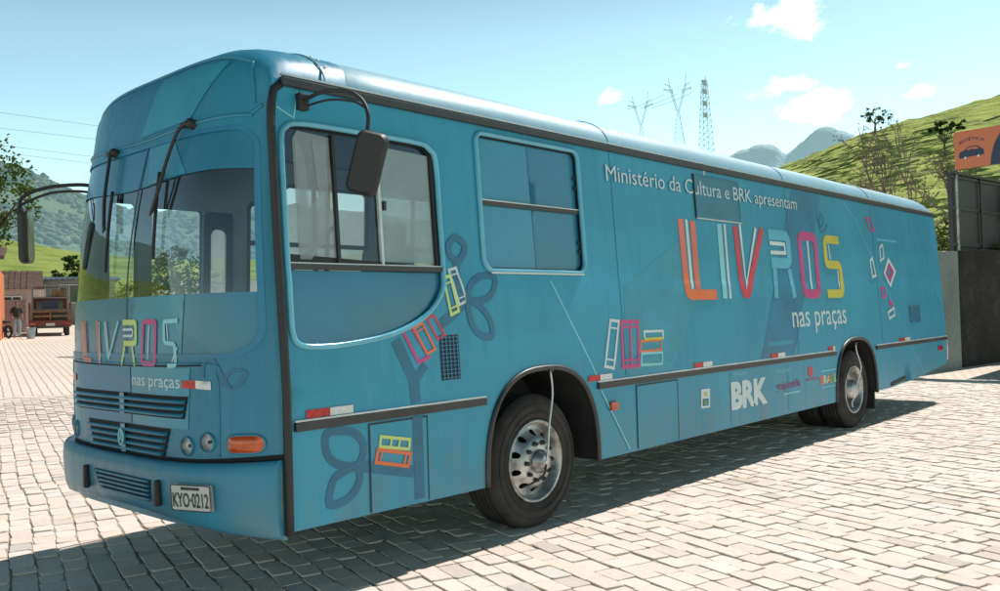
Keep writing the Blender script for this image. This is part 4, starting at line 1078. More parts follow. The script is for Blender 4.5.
# ---- hills
def hill_mat(name, cols, scale, stretch=(1, 1, 1), bscale=.5, bstr=.5, spots=None, air=0.0):
    m = bpy.data.materials.new(name); nt, ns, ls = nodes_of(m)
    out = N(nt, 'ShaderNodeOutputMaterial'); b = N(nt, 'ShaderNodeBsdfPrincipled'); b.inputs['Roughness'].default_value = .95; b.inputs['Specular IOR Level'].default_value = .1
    tc = N(nt, 'ShaderNodeTexCoord').outputs['Object']
    v = mapped(nt, tc, stretch)
    f = noise_n(nt, v, scale, 6, .7, .6); g = noise_n(nt, tc, scale*.25, 4, .6); h = noise_n(nt, v, scale*6, 4, .7)
    s_ = math_n(nt, 'ADD', math_n(nt, 'ADD', math_n(nt, 'MULTIPLY', f, .5), math_n(nt, 'MULTIPLY', g, .25)), math_n(nt, 'MULTIPLY', h, .25))
    c = ramp(nt, s_, [(.30+.38*i/(len(cols)-1), q) for i, q in enumerate(cols)])
    if spots:
        k = noise_n(nt, v, scale*2.2, 5, .7, .3); c = mixc(nt, maprange(nt, k, .50, .60, 0, .85), c, spots)
    ls.new(c, b.inputs['Base Color']); ls.new(bump(nt, math_n(nt, 'ADD', f, h), bstr, bscale), b.inputs['Normal'])
    haze_glow(nt, b, out, air); return m
def haze_glow(nt, b, out, air):
    """distance haze painted as an emission glow mixed into far slopes"""
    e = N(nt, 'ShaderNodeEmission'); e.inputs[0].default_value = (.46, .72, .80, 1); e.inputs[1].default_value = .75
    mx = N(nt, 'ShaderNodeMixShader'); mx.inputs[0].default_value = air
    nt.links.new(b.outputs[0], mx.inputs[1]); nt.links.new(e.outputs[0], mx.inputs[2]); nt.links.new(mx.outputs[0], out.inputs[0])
def hill(name, ridge, base, back, nu, nv, prof, detail, m, smooth=True):
    """sheet rising from the base line to the ridge line and falling behind it"""
    mb = MB(); rows = []
    R_ = spline(ridge, 12, False); B_ = spline(base, 12, False); n = len(R_)
    for i in range(nu+1):
        t = i/nu*(n-1); k = min(n-2, int(t)); fr = t-k
        r = Vector(R_[k]).lerp(Vector(R_[k+1]), fr); b = Vector(B_[k]).lerp(Vector(B_[k+1]), fr); row = []
        for j in range(nv+1):
            s = j/nv
            if s <= .8:
                q = s/.8; p = b.lerp(r, q); p.z = b.z+(r.z-b.z)*prof(q)
            else:
                q = (s-.8)/.2; p = r+Vector((back[0], back[1], 0))*q; p.z = r.z+back[2]*q*q
            p = p+Vector((0, 0, detail(p.x, p.y, p.z, min(1, s/.2))))
            row.append(mb.vert(p))
        rows.append(row)
    for A, B in zip(rows, rows[1:]):
        for j in range(nv): mb.face((A[j], B[j], B[j+1], A[j+1]), 0, smooth)
    c = base[len(base)//2]
    global HILL_ROWS; HILL_ROWS = [[Vector(mb.v[k]) for k in r] for r in rows]
    return tag(mb.build(name, m, shift=(c[0], c[1], 0)), kind='structure')
def nz(x, y, z, s, o=0.0): return mnoise.fractal(Vector((x*s+o, y*s-o, z*s)), 1.0, 2.0, 4)
# terraced pasture hill on the right
def terr(x, y, z, k):
    w = z+.9*nz(x, y, 0, .06)+.25*nz(x, y, 0, .3); s = (w/1.05) % 1.0
    step = (s if s < .72 else (1-s)*2.6)
    return k*(.45*step*(.6+.8*abs(nz(x, y, z, .11, 9)))+.5*nz(x, y, 0, .05, 4)+.10*nz(x, y, 0, .7, 2))
M['hill_green'] = hill_mat('pasture_grass', [(.22, .28, .065), (.40, .46, .105), (.52, .57, .155), (.60, .61, .27)], .30, (.35, .35, 4.0), .35, .7, (.075, .10, .04))
hill('hill', [(55, 150, 3), (85, 92, 9), (101, 60, 15.5), (107, 44, 19.8), (110.7, 34.8, 22.9), (114.5, 20.9, 25.6), (118, 4, 28.5), (116, -22, 32), (105, -55, 30)],
     [(42, 110, .2), (48, 70, .2), (50, 48, .2), (50, 36, .2), (51, 27, .2), (52, 17, .2), (53, 3, .2), (52, -16, .2), (48, -38, .2)], (70, 25, -6), 260, 150, lambda q: q**1.12, terr, M['hill_green'])
TUFT = [ground_mat('tussock_%d' % k, [tuple(q*.75 for q in c), c, tuple(q*1.2 for q in c)], .6) for k, c in enumerate([(.14, .18, .06), (.21, .26, .08), (.36, .40, .14)])]
def tufts():
    rng = random.Random(8); mb = MB(); n_ = len(HILL_ROWS)-1
    for _ in range(2300):
        i = rng.randint(int(n_*.35), int(n_*.92)); j = rng.randint(30, 120); p = HILL_ROWS[i][j]; q = HILL_ROWS[i+1][j]; d = q-p
        if mnoise.noise(Vector((p.x*.05, p.y*.05, 1)))+rng.uniform(-.3, .3) < -.05: continue
        l = rng.uniform(.4, 1.8); h = rng.uniform(.07, .17)
        v = [mb.vert(p+d.normalized()*(l*a)+Vector((rng.uniform(-.15, .15)-.1*(b < 0), 0, b*h+rng.uniform(-.05, .05)))) for a, b in ((-1, 0), (-.6, .8), (0, 1), (.6, .7), (1, 0), (.5, -.9), (-.5, -.8))]
        mb.face(v, rng.choice((0, 0, 1, 2)))
    tag(mb.build('grass_tussocks', TUFT, shift=(50, 36, 0)), kind='stuff')
tufts()
# sunny grass slope and hazy wooded ridge on the left
M['grass_slope'] = hill_mat('bright_grass', [(.11, .15, .035), (.19, .24, .055), (.26, .30, .08), (.32, .33, .12)], .06, (1, 1, 2), .5, .4, (.13, .19, .04))
hill('hill', [(-120, 170, 22), (-50, 176, 21.5), (5, 174, 20), (35, 171, 18.6), (52.9, 167, 17.6), (64.6, 162.7, 15.6), (85, 155, 14), (115, 140, 13), (150, 120, 8)],
     [(-80, 78, 1.2), (-40, 80, 1.2), (-5, 80, 1.2), (18, 78, 1.2), (30, 76, 1.2), (40, 73, 1.2), (52, 70, 1.2), (68, 64, 1.0), (90, 56, .5)], (20, 80, -14), 150, 50, lambda q: q**1.3,
     lambda x, y, z, k: k*(1.2*nz(x, y, 0, .02, 3)+.25*nz(x, y, 0, .15, 1)), M['grass_slope'])
M['woods'] = hill_mat('wooded_ridge', [(.085, .155, .11), (.11, .18, .12), (.14, .21, .13), (.18, .25, .14)], .022, (1, 1, 1), 6, .6, air=.30)  # haze is put in as bluish greens plus a share of glow
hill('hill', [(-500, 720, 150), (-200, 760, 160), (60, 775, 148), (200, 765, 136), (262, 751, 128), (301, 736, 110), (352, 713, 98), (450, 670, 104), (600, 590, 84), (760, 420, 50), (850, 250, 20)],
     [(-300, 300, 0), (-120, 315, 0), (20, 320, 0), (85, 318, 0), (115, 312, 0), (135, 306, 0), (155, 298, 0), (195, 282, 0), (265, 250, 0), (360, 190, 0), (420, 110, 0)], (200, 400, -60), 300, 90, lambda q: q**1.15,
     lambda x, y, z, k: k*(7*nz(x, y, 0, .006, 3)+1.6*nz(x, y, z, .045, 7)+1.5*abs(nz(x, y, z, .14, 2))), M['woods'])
T_ = (1+5**.5)/2
ICO_V = [Vector(v).normalized() for v in ((-1,T_,0),(1,T_,0),(-1,-T_,0),(1,-T_,0),(0,-1,T_),(0,1,T_),(0,-1,-T_),(0,1,-T_),(T_,0,-1),(T_,0,1),(-T_,0,-1),(-T_,0,1))]
ICO_F = ((0,11,5),(0,5,1),(0,1,7),(0,7,10),(0,10,11),(1,5,9),(5,11,4),(11,10,2),(10,7,6),(7,1,8),(3,9,4),(3,4,2),(3,2,6),(3,6,8),(3,8,9),(4,9,5),(2,4,11),(6,2,10),(8,6,7),(9,8,1))
def clump(mb, p, r, rng, m, rz=0.0):
    R = Matrix.Rotation(rz, 3, 'Z'); i = [mb.vert(p+R @ Vector((v.x*r[0], v.y*r[1], v.z*r[2]))*rng.uniform(.7, 1.25)) for v in ICO_V]
    for f in ICO_F: mb.face([i[k] for k in f], m, True)
WOODS = [ground_mat('canopy_%d' % k, [tuple(q*.8 for q in c), c, tuple(q*1.15 for q in c)], .05, air=.32) for k, c in enumerate([(.085, .155, .11), (.10, .175, .115), (.125, .195, .12), (.155, .22, .125)])]  # canopy gets the same painted haze glow as its ridge
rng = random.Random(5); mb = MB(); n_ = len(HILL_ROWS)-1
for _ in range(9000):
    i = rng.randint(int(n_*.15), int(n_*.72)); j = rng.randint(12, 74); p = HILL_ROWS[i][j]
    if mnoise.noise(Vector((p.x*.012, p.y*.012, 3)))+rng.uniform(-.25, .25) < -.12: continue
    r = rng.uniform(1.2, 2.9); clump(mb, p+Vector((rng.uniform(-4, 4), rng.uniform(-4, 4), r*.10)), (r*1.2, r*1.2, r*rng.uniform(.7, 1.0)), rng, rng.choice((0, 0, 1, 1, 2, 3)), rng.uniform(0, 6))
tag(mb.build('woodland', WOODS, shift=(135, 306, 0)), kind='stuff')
M['far_haze'] = hill_mat('far_haze_mountain', [(.60, .82, .88), (.64, .85, .90), (.68, .88, .92)], .002, (1, 1, 1), 30, .4, air=.45)  # pale blue base colour and glow stand in for distance haze
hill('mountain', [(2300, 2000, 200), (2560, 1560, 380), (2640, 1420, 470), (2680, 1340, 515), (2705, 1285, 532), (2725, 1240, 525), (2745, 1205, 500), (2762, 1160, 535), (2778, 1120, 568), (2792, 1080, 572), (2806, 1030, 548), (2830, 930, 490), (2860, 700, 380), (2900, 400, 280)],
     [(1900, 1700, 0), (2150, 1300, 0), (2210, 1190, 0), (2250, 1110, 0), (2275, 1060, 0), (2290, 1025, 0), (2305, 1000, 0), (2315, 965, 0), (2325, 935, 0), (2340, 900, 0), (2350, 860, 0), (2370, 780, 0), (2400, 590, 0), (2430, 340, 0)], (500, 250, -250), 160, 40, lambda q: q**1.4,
     lambda x, y, z, k: k*(14*nz(x, y, 0, .004, 3)+6*nz(x, y, 0, .02, 3)), M['far_haze'])

# ---- trees
M['bark'] = pm('bark', (.10, .075, .055), .9, nscale=8, namt=.3, bscale=30, bstr=.5)
M['twig'] = pm('grey_twigs', (.20, .155, .14), .9, nscale=6, namt=.25)
def leafm(name, c):
    m = bpy.data.materials.new(name); nt, ns, ls = nodes_of(m)
    out = N(nt, 'ShaderNodeOutputMaterial'); d = N(nt, 'ShaderNodeBsdfDiffuse'); t = N(nt, 'ShaderNodeBsdfTranslucent'); mx = N(nt, 'ShaderNodeMixShader')
    tc = N(nt, 'ShaderNodeTexCoord').outputs['Object']; f = noise_n(nt, tc, 1.3, 3, .6)
    cc = ramp(nt, f, [(.3, [q*.7 for q in c]), (.7, [q*1.25 for q in c])]); ls.new(cc, d.inputs[0]); ls.new(cc, t.inputs[0])
    mx.inputs[0].default_value = .35; ls.new(d.outputs[0], mx.inputs[1]); ls.new(t.outputs[0], mx.inputs[2]); ls.new(mx.outputs[0], out.inputs[0]); return m
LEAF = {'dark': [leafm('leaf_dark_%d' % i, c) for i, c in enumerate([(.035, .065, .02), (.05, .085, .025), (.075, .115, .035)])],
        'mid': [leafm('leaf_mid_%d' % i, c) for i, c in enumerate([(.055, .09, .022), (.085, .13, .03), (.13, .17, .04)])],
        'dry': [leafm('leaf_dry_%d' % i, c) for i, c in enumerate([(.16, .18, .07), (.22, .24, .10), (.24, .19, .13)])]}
def leaves(mb, blobs, n, size, rng):
    """leaf cards in clumps through the blobs' volume"""
    tot = sum(b[3]**2 for b in blobs)
    for (cx, cy, cz, r) in blobs:
        k = int(n*r*r/tot); clumps = []
        for _ in range(max(4, int(k/26))):
            d = Vector((rng.gauss(0, 1), rng.gauss(0, 1), rng.gauss(0, .85))).normalized()*r*rng.uniform(.35, 1.0)**.6
            clumps.append((Vector((cx, cy, cz))+d, r*rng.uniform(.13, .28)))
        for _ in range(k):
            c, cr = rng.choice(clumps); p = c+Vector((rng.gauss(0, .5), rng.gauss(0, .5), rng.gauss(0, .4)))*cr
            a = Vector((rng.uniform(-1, 1), rng.uniform(-1, 1), rng.uniform(-.6, .6))).normalized(); b = a.orthogonal().normalized()
            b = (Matrix.Rotation(rng.uniform(0, 6.28), 3, a) @ b); s = size*rng.uniform(.6, 1.3)
            q = [p-a*s*.5, p+b*s*.28, p+a*s*.5, p-b*s*.28]
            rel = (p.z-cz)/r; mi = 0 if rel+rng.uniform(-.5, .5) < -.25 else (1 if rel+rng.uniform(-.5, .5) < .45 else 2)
            mb.face([mb.vert(v) for v in q], mi)
def grow(mb, p, d, L, r, depth, rng, tips, spread=.6, up=.15, m=0):
    pts = [p]; q = Vector(p); dd = Vector(d)
    for k in range(4):
        dd = (dd+Vector((rng.gauss(0, .13), rng.gauss(0, .13), rng.gauss(0, .08)+up*.25))).normalized(); q = q+dd*L/4; pts.append(tuple(q))
    mb.tube(pts, [max(.011, r*(1-.13*k)) for k in range(5)], 6 if r > .03 else 4, False, m, False)
    if depth == 0: tips.append(tuple(q)); return
    for k in range(rng.choice((2, 3, 3))):
        e = (dd+Vector((rng.gauss(0, spread), rng.gauss(0, spread), rng.gauss(0, spread*.7)+up))).normalized()
        st_ = Vector(pts[rng.choice((2, 3, 4, 4))])
        grow(mb, tuple(st_), e, L*rng.uniform(.6, .85), r*.58, depth-1, rng, tips, spread, up, m)
def tree(name, loc, label, h, blobs, kind, n, size, seed, cat='tree', group=None, trunk_r=.16, lean=(0, 0), bare=False, depth=3, twig='bark'):
    rng = random.Random(seed); t = empty(name, loc, label, cat, group)
    mb = MB(); tips = []
    if bare: grow(mb, (0, 0, -.1), Vector((lean[0], lean[1], 1)).normalized(), h*.36, trunk_r, depth, rng, tips, .34, .12)
    else:
        top = Vector((lean[0], lean[1], h*.55)); mb.tube([(0, 0, -.2), tuple(top*.5+Vector((.05, .03, 0))), tuple(top)], [trunk_r*1.2, trunk_r, trunk_r*.7], 8, cap=False)
        for b in blobs:
            for _ in range(2):
                c = Vector(b[:3])+Vector((rng.gauss(0, .4), rng.gauss(0, .4), rng.gauss(0, .3)))*b[3]*.7; mid = (top*.8).lerp(c, .5)+Vector((0, 0, -.15*b[3]))
                mb.tube([tuple(top*.75), tuple(mid), tuple(c)], [trunk_r*.6, trunk_r*.4, trunk_r*.12], 6, cap=False)
    mb.build('trunk', M[twig], t)
    mb = MB()
    if bare:
        for p in tips:
            for _ in range(n):
                q = Vector(p)+Vector((rng.gauss(0, .13), rng.gauss(0, .13), rng.gauss(0, .12))); a = Vector((rng.gauss(0, 1), rng.gauss(0, 1), rng.gauss(0, 1))).normalized(); b = a.orthogonal(); s = size*rng.uniform(.6, 1.3)
                mb.face([mb.vert(v) for v in (q-a*s*.5, q+b*s*.3, q+a*s*.5, q-b*s*.3)], rng.choice((0, 1, 1, 2)))
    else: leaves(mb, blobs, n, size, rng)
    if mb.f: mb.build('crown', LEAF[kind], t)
    return t
tree('tree', (6.75, 28.0, gz(6, 28)), 'leafy tree whose crown hangs in at the left edge, above the orange shop front', 7.5,
     [(0, 0, 6.3, 1.7), (-1.2, .4, 5.2, 1.5), (1.05, -.3, 5.2, 1.15), (.2, .6, 4.5, 1.3), (-.6, -.5, 7.2, 1.1)], 'mid', 5200, .17, 3, trunk_r=.2)
tree('tree', (11.6, 23.2, gz(11, 23)), 'round dark green tree seen through the bus windscreen', 4.2,
     [(0, 0, 2.5, 1.15), (.7, -.3, 2.1, .95), (-.75, .2, 1.9, .9), (.1, .3, 3.0, .8)], 'dark', 3600, .13, 5)
tree('shrub', (11.2, 25.6, gz(11, 25)), 'pale green shrub left of the round tree behind the windscreen', 2.8, [(0, 0, 1.9, .8), (-.6, .2, 1.5, .7), (.5, 0, 1.4, .6)], 'mid', 1500, .13, 6, 'shrub', trunk_r=.08)
# sparse trees at the foot of the terraced hill
tree('bare_tree', (28.9, 4.25, 0), 'tall nearly leafless tree leaning left at the rear of the bus', 8.0, [], 'dry', 8, .085, 21, trunk_r=.15, lean=(-.04, .16), bare=True, depth=5, group=None, twig='twig')
tree('bare_tree', (26.2, 2.95, 0), 'grey twiggy tree right behind the bus corner, left of the orange sign', 5.6, [], 'dry', 11, .085, 33, trunk_r=.13, lean=(.05, .04), bare=True, depth=5, twig='twig')
tree('shrub', (25.2, 3.0, 0), 'dense bush between the bus and the dark boundary wall', 4.4, [(0, 0, 3.2, .9), (-.2, .45, 2.4, .9), (.3, -.3, 4.0, .7), (.1, .1, 1.6, .9)], 'mid', 3000, .12, 52, 'shrub', trunk_r=.1)
# small trees on the hill: offline positions on the ridge and slope
tree('tree', (109.2, 33.6, 22.0), 'small dark tree alone on the hill skyline, farthest left', 4.2, [(0, 0, 2.9, 1.25), (.6, 1.0, 3.3, .9), (-.5, -1.2, 2.5, .9)], 'mid', 900, .26, 61, trunk_r=.12)
tree('tree', (84, 19.0, 14.6), 'small flat topped tree high on the grass slope above the orange sign', 3.4, [(0, 0, 2.9, .8), (.3, -1.0, 2.9, .7), (0, .9, 3.0, .6)], 'dark', 800, .3, 62, trunk_r=.10)
tree('bare_tree', (86, 23.5, 15.4), 'small leafless tree alone on the middle of the terraced slope', 4.5, [], 'dry', 2, .2, 63, trunk_r=.09, bare=True, depth=4, twig='twig')

# ---- walls, shed and sign at the right
M['wall_pale'] = ground_mat('pale_limewash', [(.22, .25, .24), (.34, .38, .37), (.42, .46, .45)], .9, 25, .3)
M['wall_dark'] = ground_mat('dark_wall', [(.022, .023, .024), (.040, .040, .038), (.085, .085, .08)], 1.1, 22, .5)  # near-black base colour, mottled by noise
M['sheetmetal'] = pm('dark_sheet_metal', (.055, .052, .068), .5, .2, nscale=2.5, namt=.25)
M['signorange'] = pm('sign_orange', (.66, .19, .09), .5, nscale=1.5, namt=.08)
M['signnavy'] = pm('sign_navy', (.030, .045, .10), .5, nscale=2)
wd = Vector((1, -.1315, 0)).normalized(); wn = Vector((-wd.y*-1, -wd.x, 0)); wn = Vector((wd.y, -wd.x, 0)).normalized()
W0 = Vector((18.6, 2.06, 0))
def wall_run(s0, s1, h0, h1, mat, name, label):
    mb = MB(); n = max(2, int((s1-s0)/.25)); A = []; B = []
    for k in range(n+1):
        s = s0+(s1-s0)*k/n; h = h0+(h1-h0)*k/n+.035*mnoise.noise(Vector((s*1.3, 2, 0)))
        p = W0+wd*s
        A.append([mb.vert(p+wn*.11+Vector((0, 0, -.2))), mb.vert(p+wn*.11+Vector((0, 0, h))), mb.vert(p-wn*.11+Vector((0, 0, h))), mb.vert(p-wn*.11+Vector((0, 0, -.2)))])
    for a, b in zip(A, A[1:]):
        for j in range(3): mb.face((a[j], b[j], b[j+1], a[j+1]))
    mb.face(A[0]); mb.face(A[-1][::-1])
    return mb
w = wall_run(0, 1.60, 2.72, 2.80, None, '', '')
tag(w.build('boundary_wall', M['wall_pale'], base=True), 'pale stained limewashed wall section just behind the bus', 'wall')
w = wall_run(1.61, 16, 2.82, 3.2, None, '', '')
wdk = tag(w.build('boundary_wall', M['wall_dark'], base=True), 'dark weathered wall below the dark metal shed', 'wall')
sh = empty('metal_shed', (23.6, 3.2, 0), 'dark sheet metal clad shed standing behind the dark wall', 'shed')
S0 = Vector((21.12, 2.075, 0))
def shp(s, d, z): p = S0+wd*s-wn*d; return (p.x-23.6, p.y-3.2, z)
def shbox(s0, s1, d0, d1, z0, z1, name, m, bevel=0.0):
    mb = MB(); i = [mb.vert(shp(s, d, z)) for s in (s0, s1) for d in (d0, d1) for z in (z0, z1)]
    for q in ((0,1,3,2), (4,6,7,5), (0,4,5,1), (2,3,7,6), (0,2,6,4), (1,5,7,3)): mb.face([i[k] for k in q])
    return mb.build(name, m, sh, bevel=bevel)
shbox(0, 9, 0, .10, -.1, 4.78, 'shed_wall', M['sheetmetal'])
for z in (2.98, 3.9, 4.70): shbox(-.04, 9.02, -.045, -.002, z, z+.07, 'cladding_rail', M['trim'])
for s in (.12, 1.6, 3.1, 4.6): shbox(s, s+.07, -.08, -.047, 2.75, 4.78, 'cladding_post', M['sheetmetal'] if s > .5 else M['steel'])
shbox(-.03, 9.1, -.10, .16, 4.785, 4.85, 'roof', M['trim'])
MB().box((20.75-23.6, -1.75-3.2, 2.35), (.3, 5.2, 4.9)).build('shadow_slab', M['sheetmetal'], sh)  # unseen slab, added to throw shade on the ground by the wall
bx = MB().box((0, 0, .12), (.5, .3, .24))
o = bx.build('wall_box', M['white'], bevel=.02); o.location = tuple(W0+wd*5.3+Vector((0, 0, 2.93))); tag(o, 'small white box lying on top of the dark wall', 'box')
sg = empty('sign_board', (20.55, 1.8, 4.9), 'orange and navy car service sign board mounted on the corner of the dark shed', 'sign')
sd_ = Vector((-.12, -.99, 0)).normalized(); sn_ = Vector((sd_.y, -sd_.x, 0))       # runs toward -y, faces -x
if sn_.x > 0: sn_ = -sn_
def SG(a, b, off=0.0): p = sd_*a+sn_*off; return (p.x, p.y, b)
NAV = spline([(.78, -.08), (.82, .18), (.90, .44), (1.04, .68), (1.13, .80)], 6, False)
mb = MB().sheet([(-.02, -.09), (.78, -.09)]+NAV[1:-1]+[(1.14, .82), (-.02, .82)], lambda a, b: SG(a, b, .02), .3, m=0)
mb.sheet(NAV+[(3.2, .82), (3.2, -.09), (.78, -.09)], lambda a, b: SG(a, b, .02), .3, m=1)
mb.sheet([(-.02, -.09), (3.2, -.09), (3.2, .82), (-.02, .82)], lambda a, b: SG(a, b, -.03), .5, m=1)
for a, b in (((-.02, -.09), (3.2, -.09)), ((-.02, .82), (3.2, .82)), ((-.02, -.09), (-.02, .82)), ((3.2, -.09), (3.2, .82))):
    mb.quadp([SG(*a, .02), SG(*b, .02), SG(*b, -.03), SG(*a, -.03)], 0)
mb.build('board', [M['signorange'], M['signnavy']], sg)
mb = MB().bar(SG(.1, -.1, -.06), SG(.1, .8, -.06), .05).bar(SG(1.6, -.1, -.06), SG(1.6, .8, -.06), .05).bar(SG(.1, -.05, -.06), (.5, .2, -.05), .05)
mb.build('sign_bracket', M['trim'], sg)
car = spline([(.16, .17), (.15, .30), (.20, .37), (.33, .41), (.46, .50), (.62, .52), (.78, .50), (.90, .41), (.97, .37), (.98, .26), (.97, .20), (.88, .19), (.84, .14), (.76, .14), (.72, .19), (.44, .17), (.40, .12), (.32, .12), (.28, .16)], 4)
def SGC(a, b, off=0.0): return SG(.37+(a-.57)*.68, .28+(b-.32)*.74, off)
mb = MB().sheet(car, lambda a, b: SGC(a, b, .026), .06)
mb.sheet(spline([(.40, .41), (.48, .475), (.57, .485), (.57, .415)], 3), lambda a, b: SGC(a, b, .030), .1, m=1); mb.sheet(spline([(.61, .415), (.61, .487), (.74, .475), (.82, .41)], 3), lambda a, b: SGC(a, b, .030), .1, m=1)
for cx, cz in ((.36, .155), (.80, .17)): mb.sheet([(cx+.042*math.cos(t), cz+.042*math.sin(t)) for t in [2*math.pi*k/14 for k in range(14)]], lambda a, b: SGC(a, b, .030), .1, m=2)
mb.build('car_pictogram', [M['signnavy'], M['signorange'], M['tapewhite']], sg)
def arcfn(a, b, off=0.0):
    k = (a-.38)/.30; return SG(a, b-.08*k*k, off)
MB().text('ESTÉTICA', (.10, .57), (.68, .57), arcfn, .07, .026, 0, .01, ref='H').build('sign_lettering', M['signnavy'], sg)

# ---- left side: shop, houses, handcart truck, person
AZ = -.357                                              # these stand square to the street
def place(name, loc, label, cat, group=None, rz=AZ): return empty(name, (loc[0], loc[1], gz(loc[0], loc[1]) if len(loc) < 3 else loc[2]), label, cat, group, rz)
M['plaster_orange'] = ground_mat('orange_plaster', [(.42, .13, .06), (.56, .19, .085), (.62, .26, .14)], .8)
M['plaster_green'] = ground_mat('green_panel', [(.03, .20, .09), (.05, .28, .12), (.08, .33, .16)], 1.2)
M['plaster_pink'] = ground_mat('pink_plaster', [(.34, .22, .21), (.44, .30, .28), (.50, .37, .34)], .8)
M['plaster_grey'] = ground_mat('grey_plaster', [(.16, .17, .17), (.24, .25, .25), (.32, .33, .32)], .8)
M['plaster_white'] = ground_mat('white_plaster', [(.50, .48, .43), (.62, .60, .54), (.70, .68, .62)], .7)
M['tiles'] = ground_mat('roof_tiles', [(.07, .045, .035), (.12, .075, .06), (.17, .12, .10)], 2.5)
M['pane'] = pm('dark_window_pane', (.02, .026, .03), .12, nscale=3)
M['cartred'] = pm('cart_red', (.17, .030, .024), .45, nscale=5, namt=.2)
M['wood'] = pm('weathered_wood', (.22, .15, .09), .85, nscale=6, namt=.3)
M['skin'] = pm('skin', (.26, .14, .09), .6); M['cloth_dark'] = pm('dark_cloth', (.03, .032, .04), .9); M['cloth_blue'] = pm('pale_blue_cloth', (.30, .40, .48), .9); M['hair'] = pm('black_hair', (.012, .010, .009), .6)
def house(name, loc, label, w, dp, h, wallm, roofm, wins, door=None, roofh=1.2, gab='x', over=.4, rz=AZ, cat='house'):
    t = place(name, loc, label, cat, rz=rz)
    MB().box((0, dp/2, h/2-.3), (w, dp, h+.6)).build('wall', wallm, t)
    mb = MB(); x = w/2+over; y0 = -over; y1 = dp+over; z = h+.003
    a = [mb.vert(p) for p in ((-x, y0, z), (x, y0, z), (x, y1, z), (-x, y1, z), (-x, (y0+y1)/2, z+roofh), (x, (y0+y1)/2, z+roofh))]
    for q in ((0, 1, 5, 4), (3, 4, 5, 2), (0, 4, 3), (1, 2, 5), (0, 3, 2, 1)): mb.face([a[k] for k in q])
    for k in range(int(w/.35)):
        xx = -w/2+.35*k; mb.bar((xx, y0, z+.02), (xx, (y0+y1)/2, z+roofh+.02), .09, .05)
    mb.build('roof', roofm, t)
    for (wx, wz, ww, wh) in wins:
        o = MB().box((wx, -.03, wz), (ww+.14, .1, wh+.14)).build('window', M['plaster_white'], t)
        MB().box((wx, -.075, wz), (ww, .02, wh)).build('pane', M['pane'], o); MB().box((wx, -.09, wz), (.05, .02, wh)).build('mullion', M['plaster_white'], o)
    if door:
        o = MB().box((door[0], -.04, door[2]/2), (door[1], .12, door[2])).build('door', M['wood'], t)
    return t
# orange shop at the left edge
shop = place('shop', (8.35, 40.3), 'orange and green shop front with a tiled canopy at the left edge', 'shop')
MB().box((0, 2.5, 1.6), (6.2, 5, 3.2)).build('wall', M['plaster_orange'], shop)
MB().box((-.6, -.05, 2.35), (4.6, .12, 1.3)).build('shutter', M['plaster_green'], shop)
MB().box((2.85, -.25, 1.7), (.42, .42, 3.4)).build('pillar', M['signorange'], shop); MB().box((.6, -.25, 1.7), (.36, .42, 3.4)).build('pillar', M['signorange'], shop)
MB().box((1.75, -.05, 1.05), (1.5, .12, 2.1)).build('door', M['wood'], shop)
mb = MB(); mb.box((-.1, .6, 4.0), (6.9, 3.6, .16), rx=.18)
for k in range(22): mb.bar((-3.4+.31*k, -1.2, 3.76), (-3.4+.31*k, 2.35, 4.40), .12, .08)
mb.build('roof', M['tiles'], shop); MB().box((0, .1, 3.3), (6.2, .5, .25)).build('lintel', M['plaster_orange'], shop)
house('house', (16.9, 58.5), 'low brick red house with a brown tiled roof beyond the loaded truck', 5.4, 5, 2.5, M['plaster_pink'], M['tiles'], [(-1.4, 1.5, 1.0, .9), (1.3, 1.5, 1.0, .9)], (0, .9, 2.0), 1.3)
house('house', (22.6, 60.5), 'grey house with a dark flat roof right beside the bus nose', 6.2, 6, 3.2, M['plaster_grey'], M['trim'], [(-2.0, 2.2, 1.1, 1.2), (.1, 2.2, 1.2, 1.2), (2.0, 2.2, 1.0, 1.2)], (-.9, .9, 2.0), .35)
house('house', (13.6, 66.5), 'distant plain house with a red brown roof between the shop and the truck', 5.5, 5, 3.0, M['plaster_white'], M['tiles'], [(-1.4, 1.8, .9, 1), (1.4, 1.8, .9, 1)], None, 1.5)
# low pink wall, garden wall seen through the windscreen
t = MB().box((0, 0, .75), (2.6, .2, 2.0)).box((0, 0, 1.78), (2.75, .3, .08)).build('garden_wall', M['plaster_pink']); t.location = (14.35, 48.8, gz(14, 48.8)); t.rotation_euler[2] = AZ
tag(t, 'low faded pink wall behind the person and truck', 'wall')
t = MB().box((0, 0, 1.15), (10, .2, 2.9)).box((0, 0, 2.64), (10.2, .3, .07)).build('garden_wall', M['plaster_white']); t.location = (19.2, 30.5, gz(19, 30.5)); t.rotation_euler[2] = -.30
tag(t, 'long whitewashed garden wall seen through the bus windscreen', 'wall')
tree('shrub', (12.5, 50.5, gz(12, 50)), 'bright green bush in front of the houses, right of the shop', 3.2, [(0, 0, 2.0, 1.0), (.9, .2, 1.7, .8), (-.8, 0, 1.5, .8)], 'mid', 1400, .22, 71, 'shrub', trunk_r=.09)
tree('tree', (27.6, 70.5, gz(27, 60)), 'dark rounded tree on the grass slope beside the bus nose', 6.4, [(0, 0, 4.7, 1.5), (1.4, .2, 4.2, 1.2), (-1.3, 0, 3.9, 1.1)], 'dark', 1500, .35, 72)
tree('tree', (8.8, 62, gz(8, 60)), 'bushy tree standing behind the tiled shop canopy', 6.5, [(0, 0, 4.4, 1.8), (1.5, .3, 3.6, 1.4), (-1.4, 0, 3.6, 1.4)], 'dark', 1500, .35, 73)
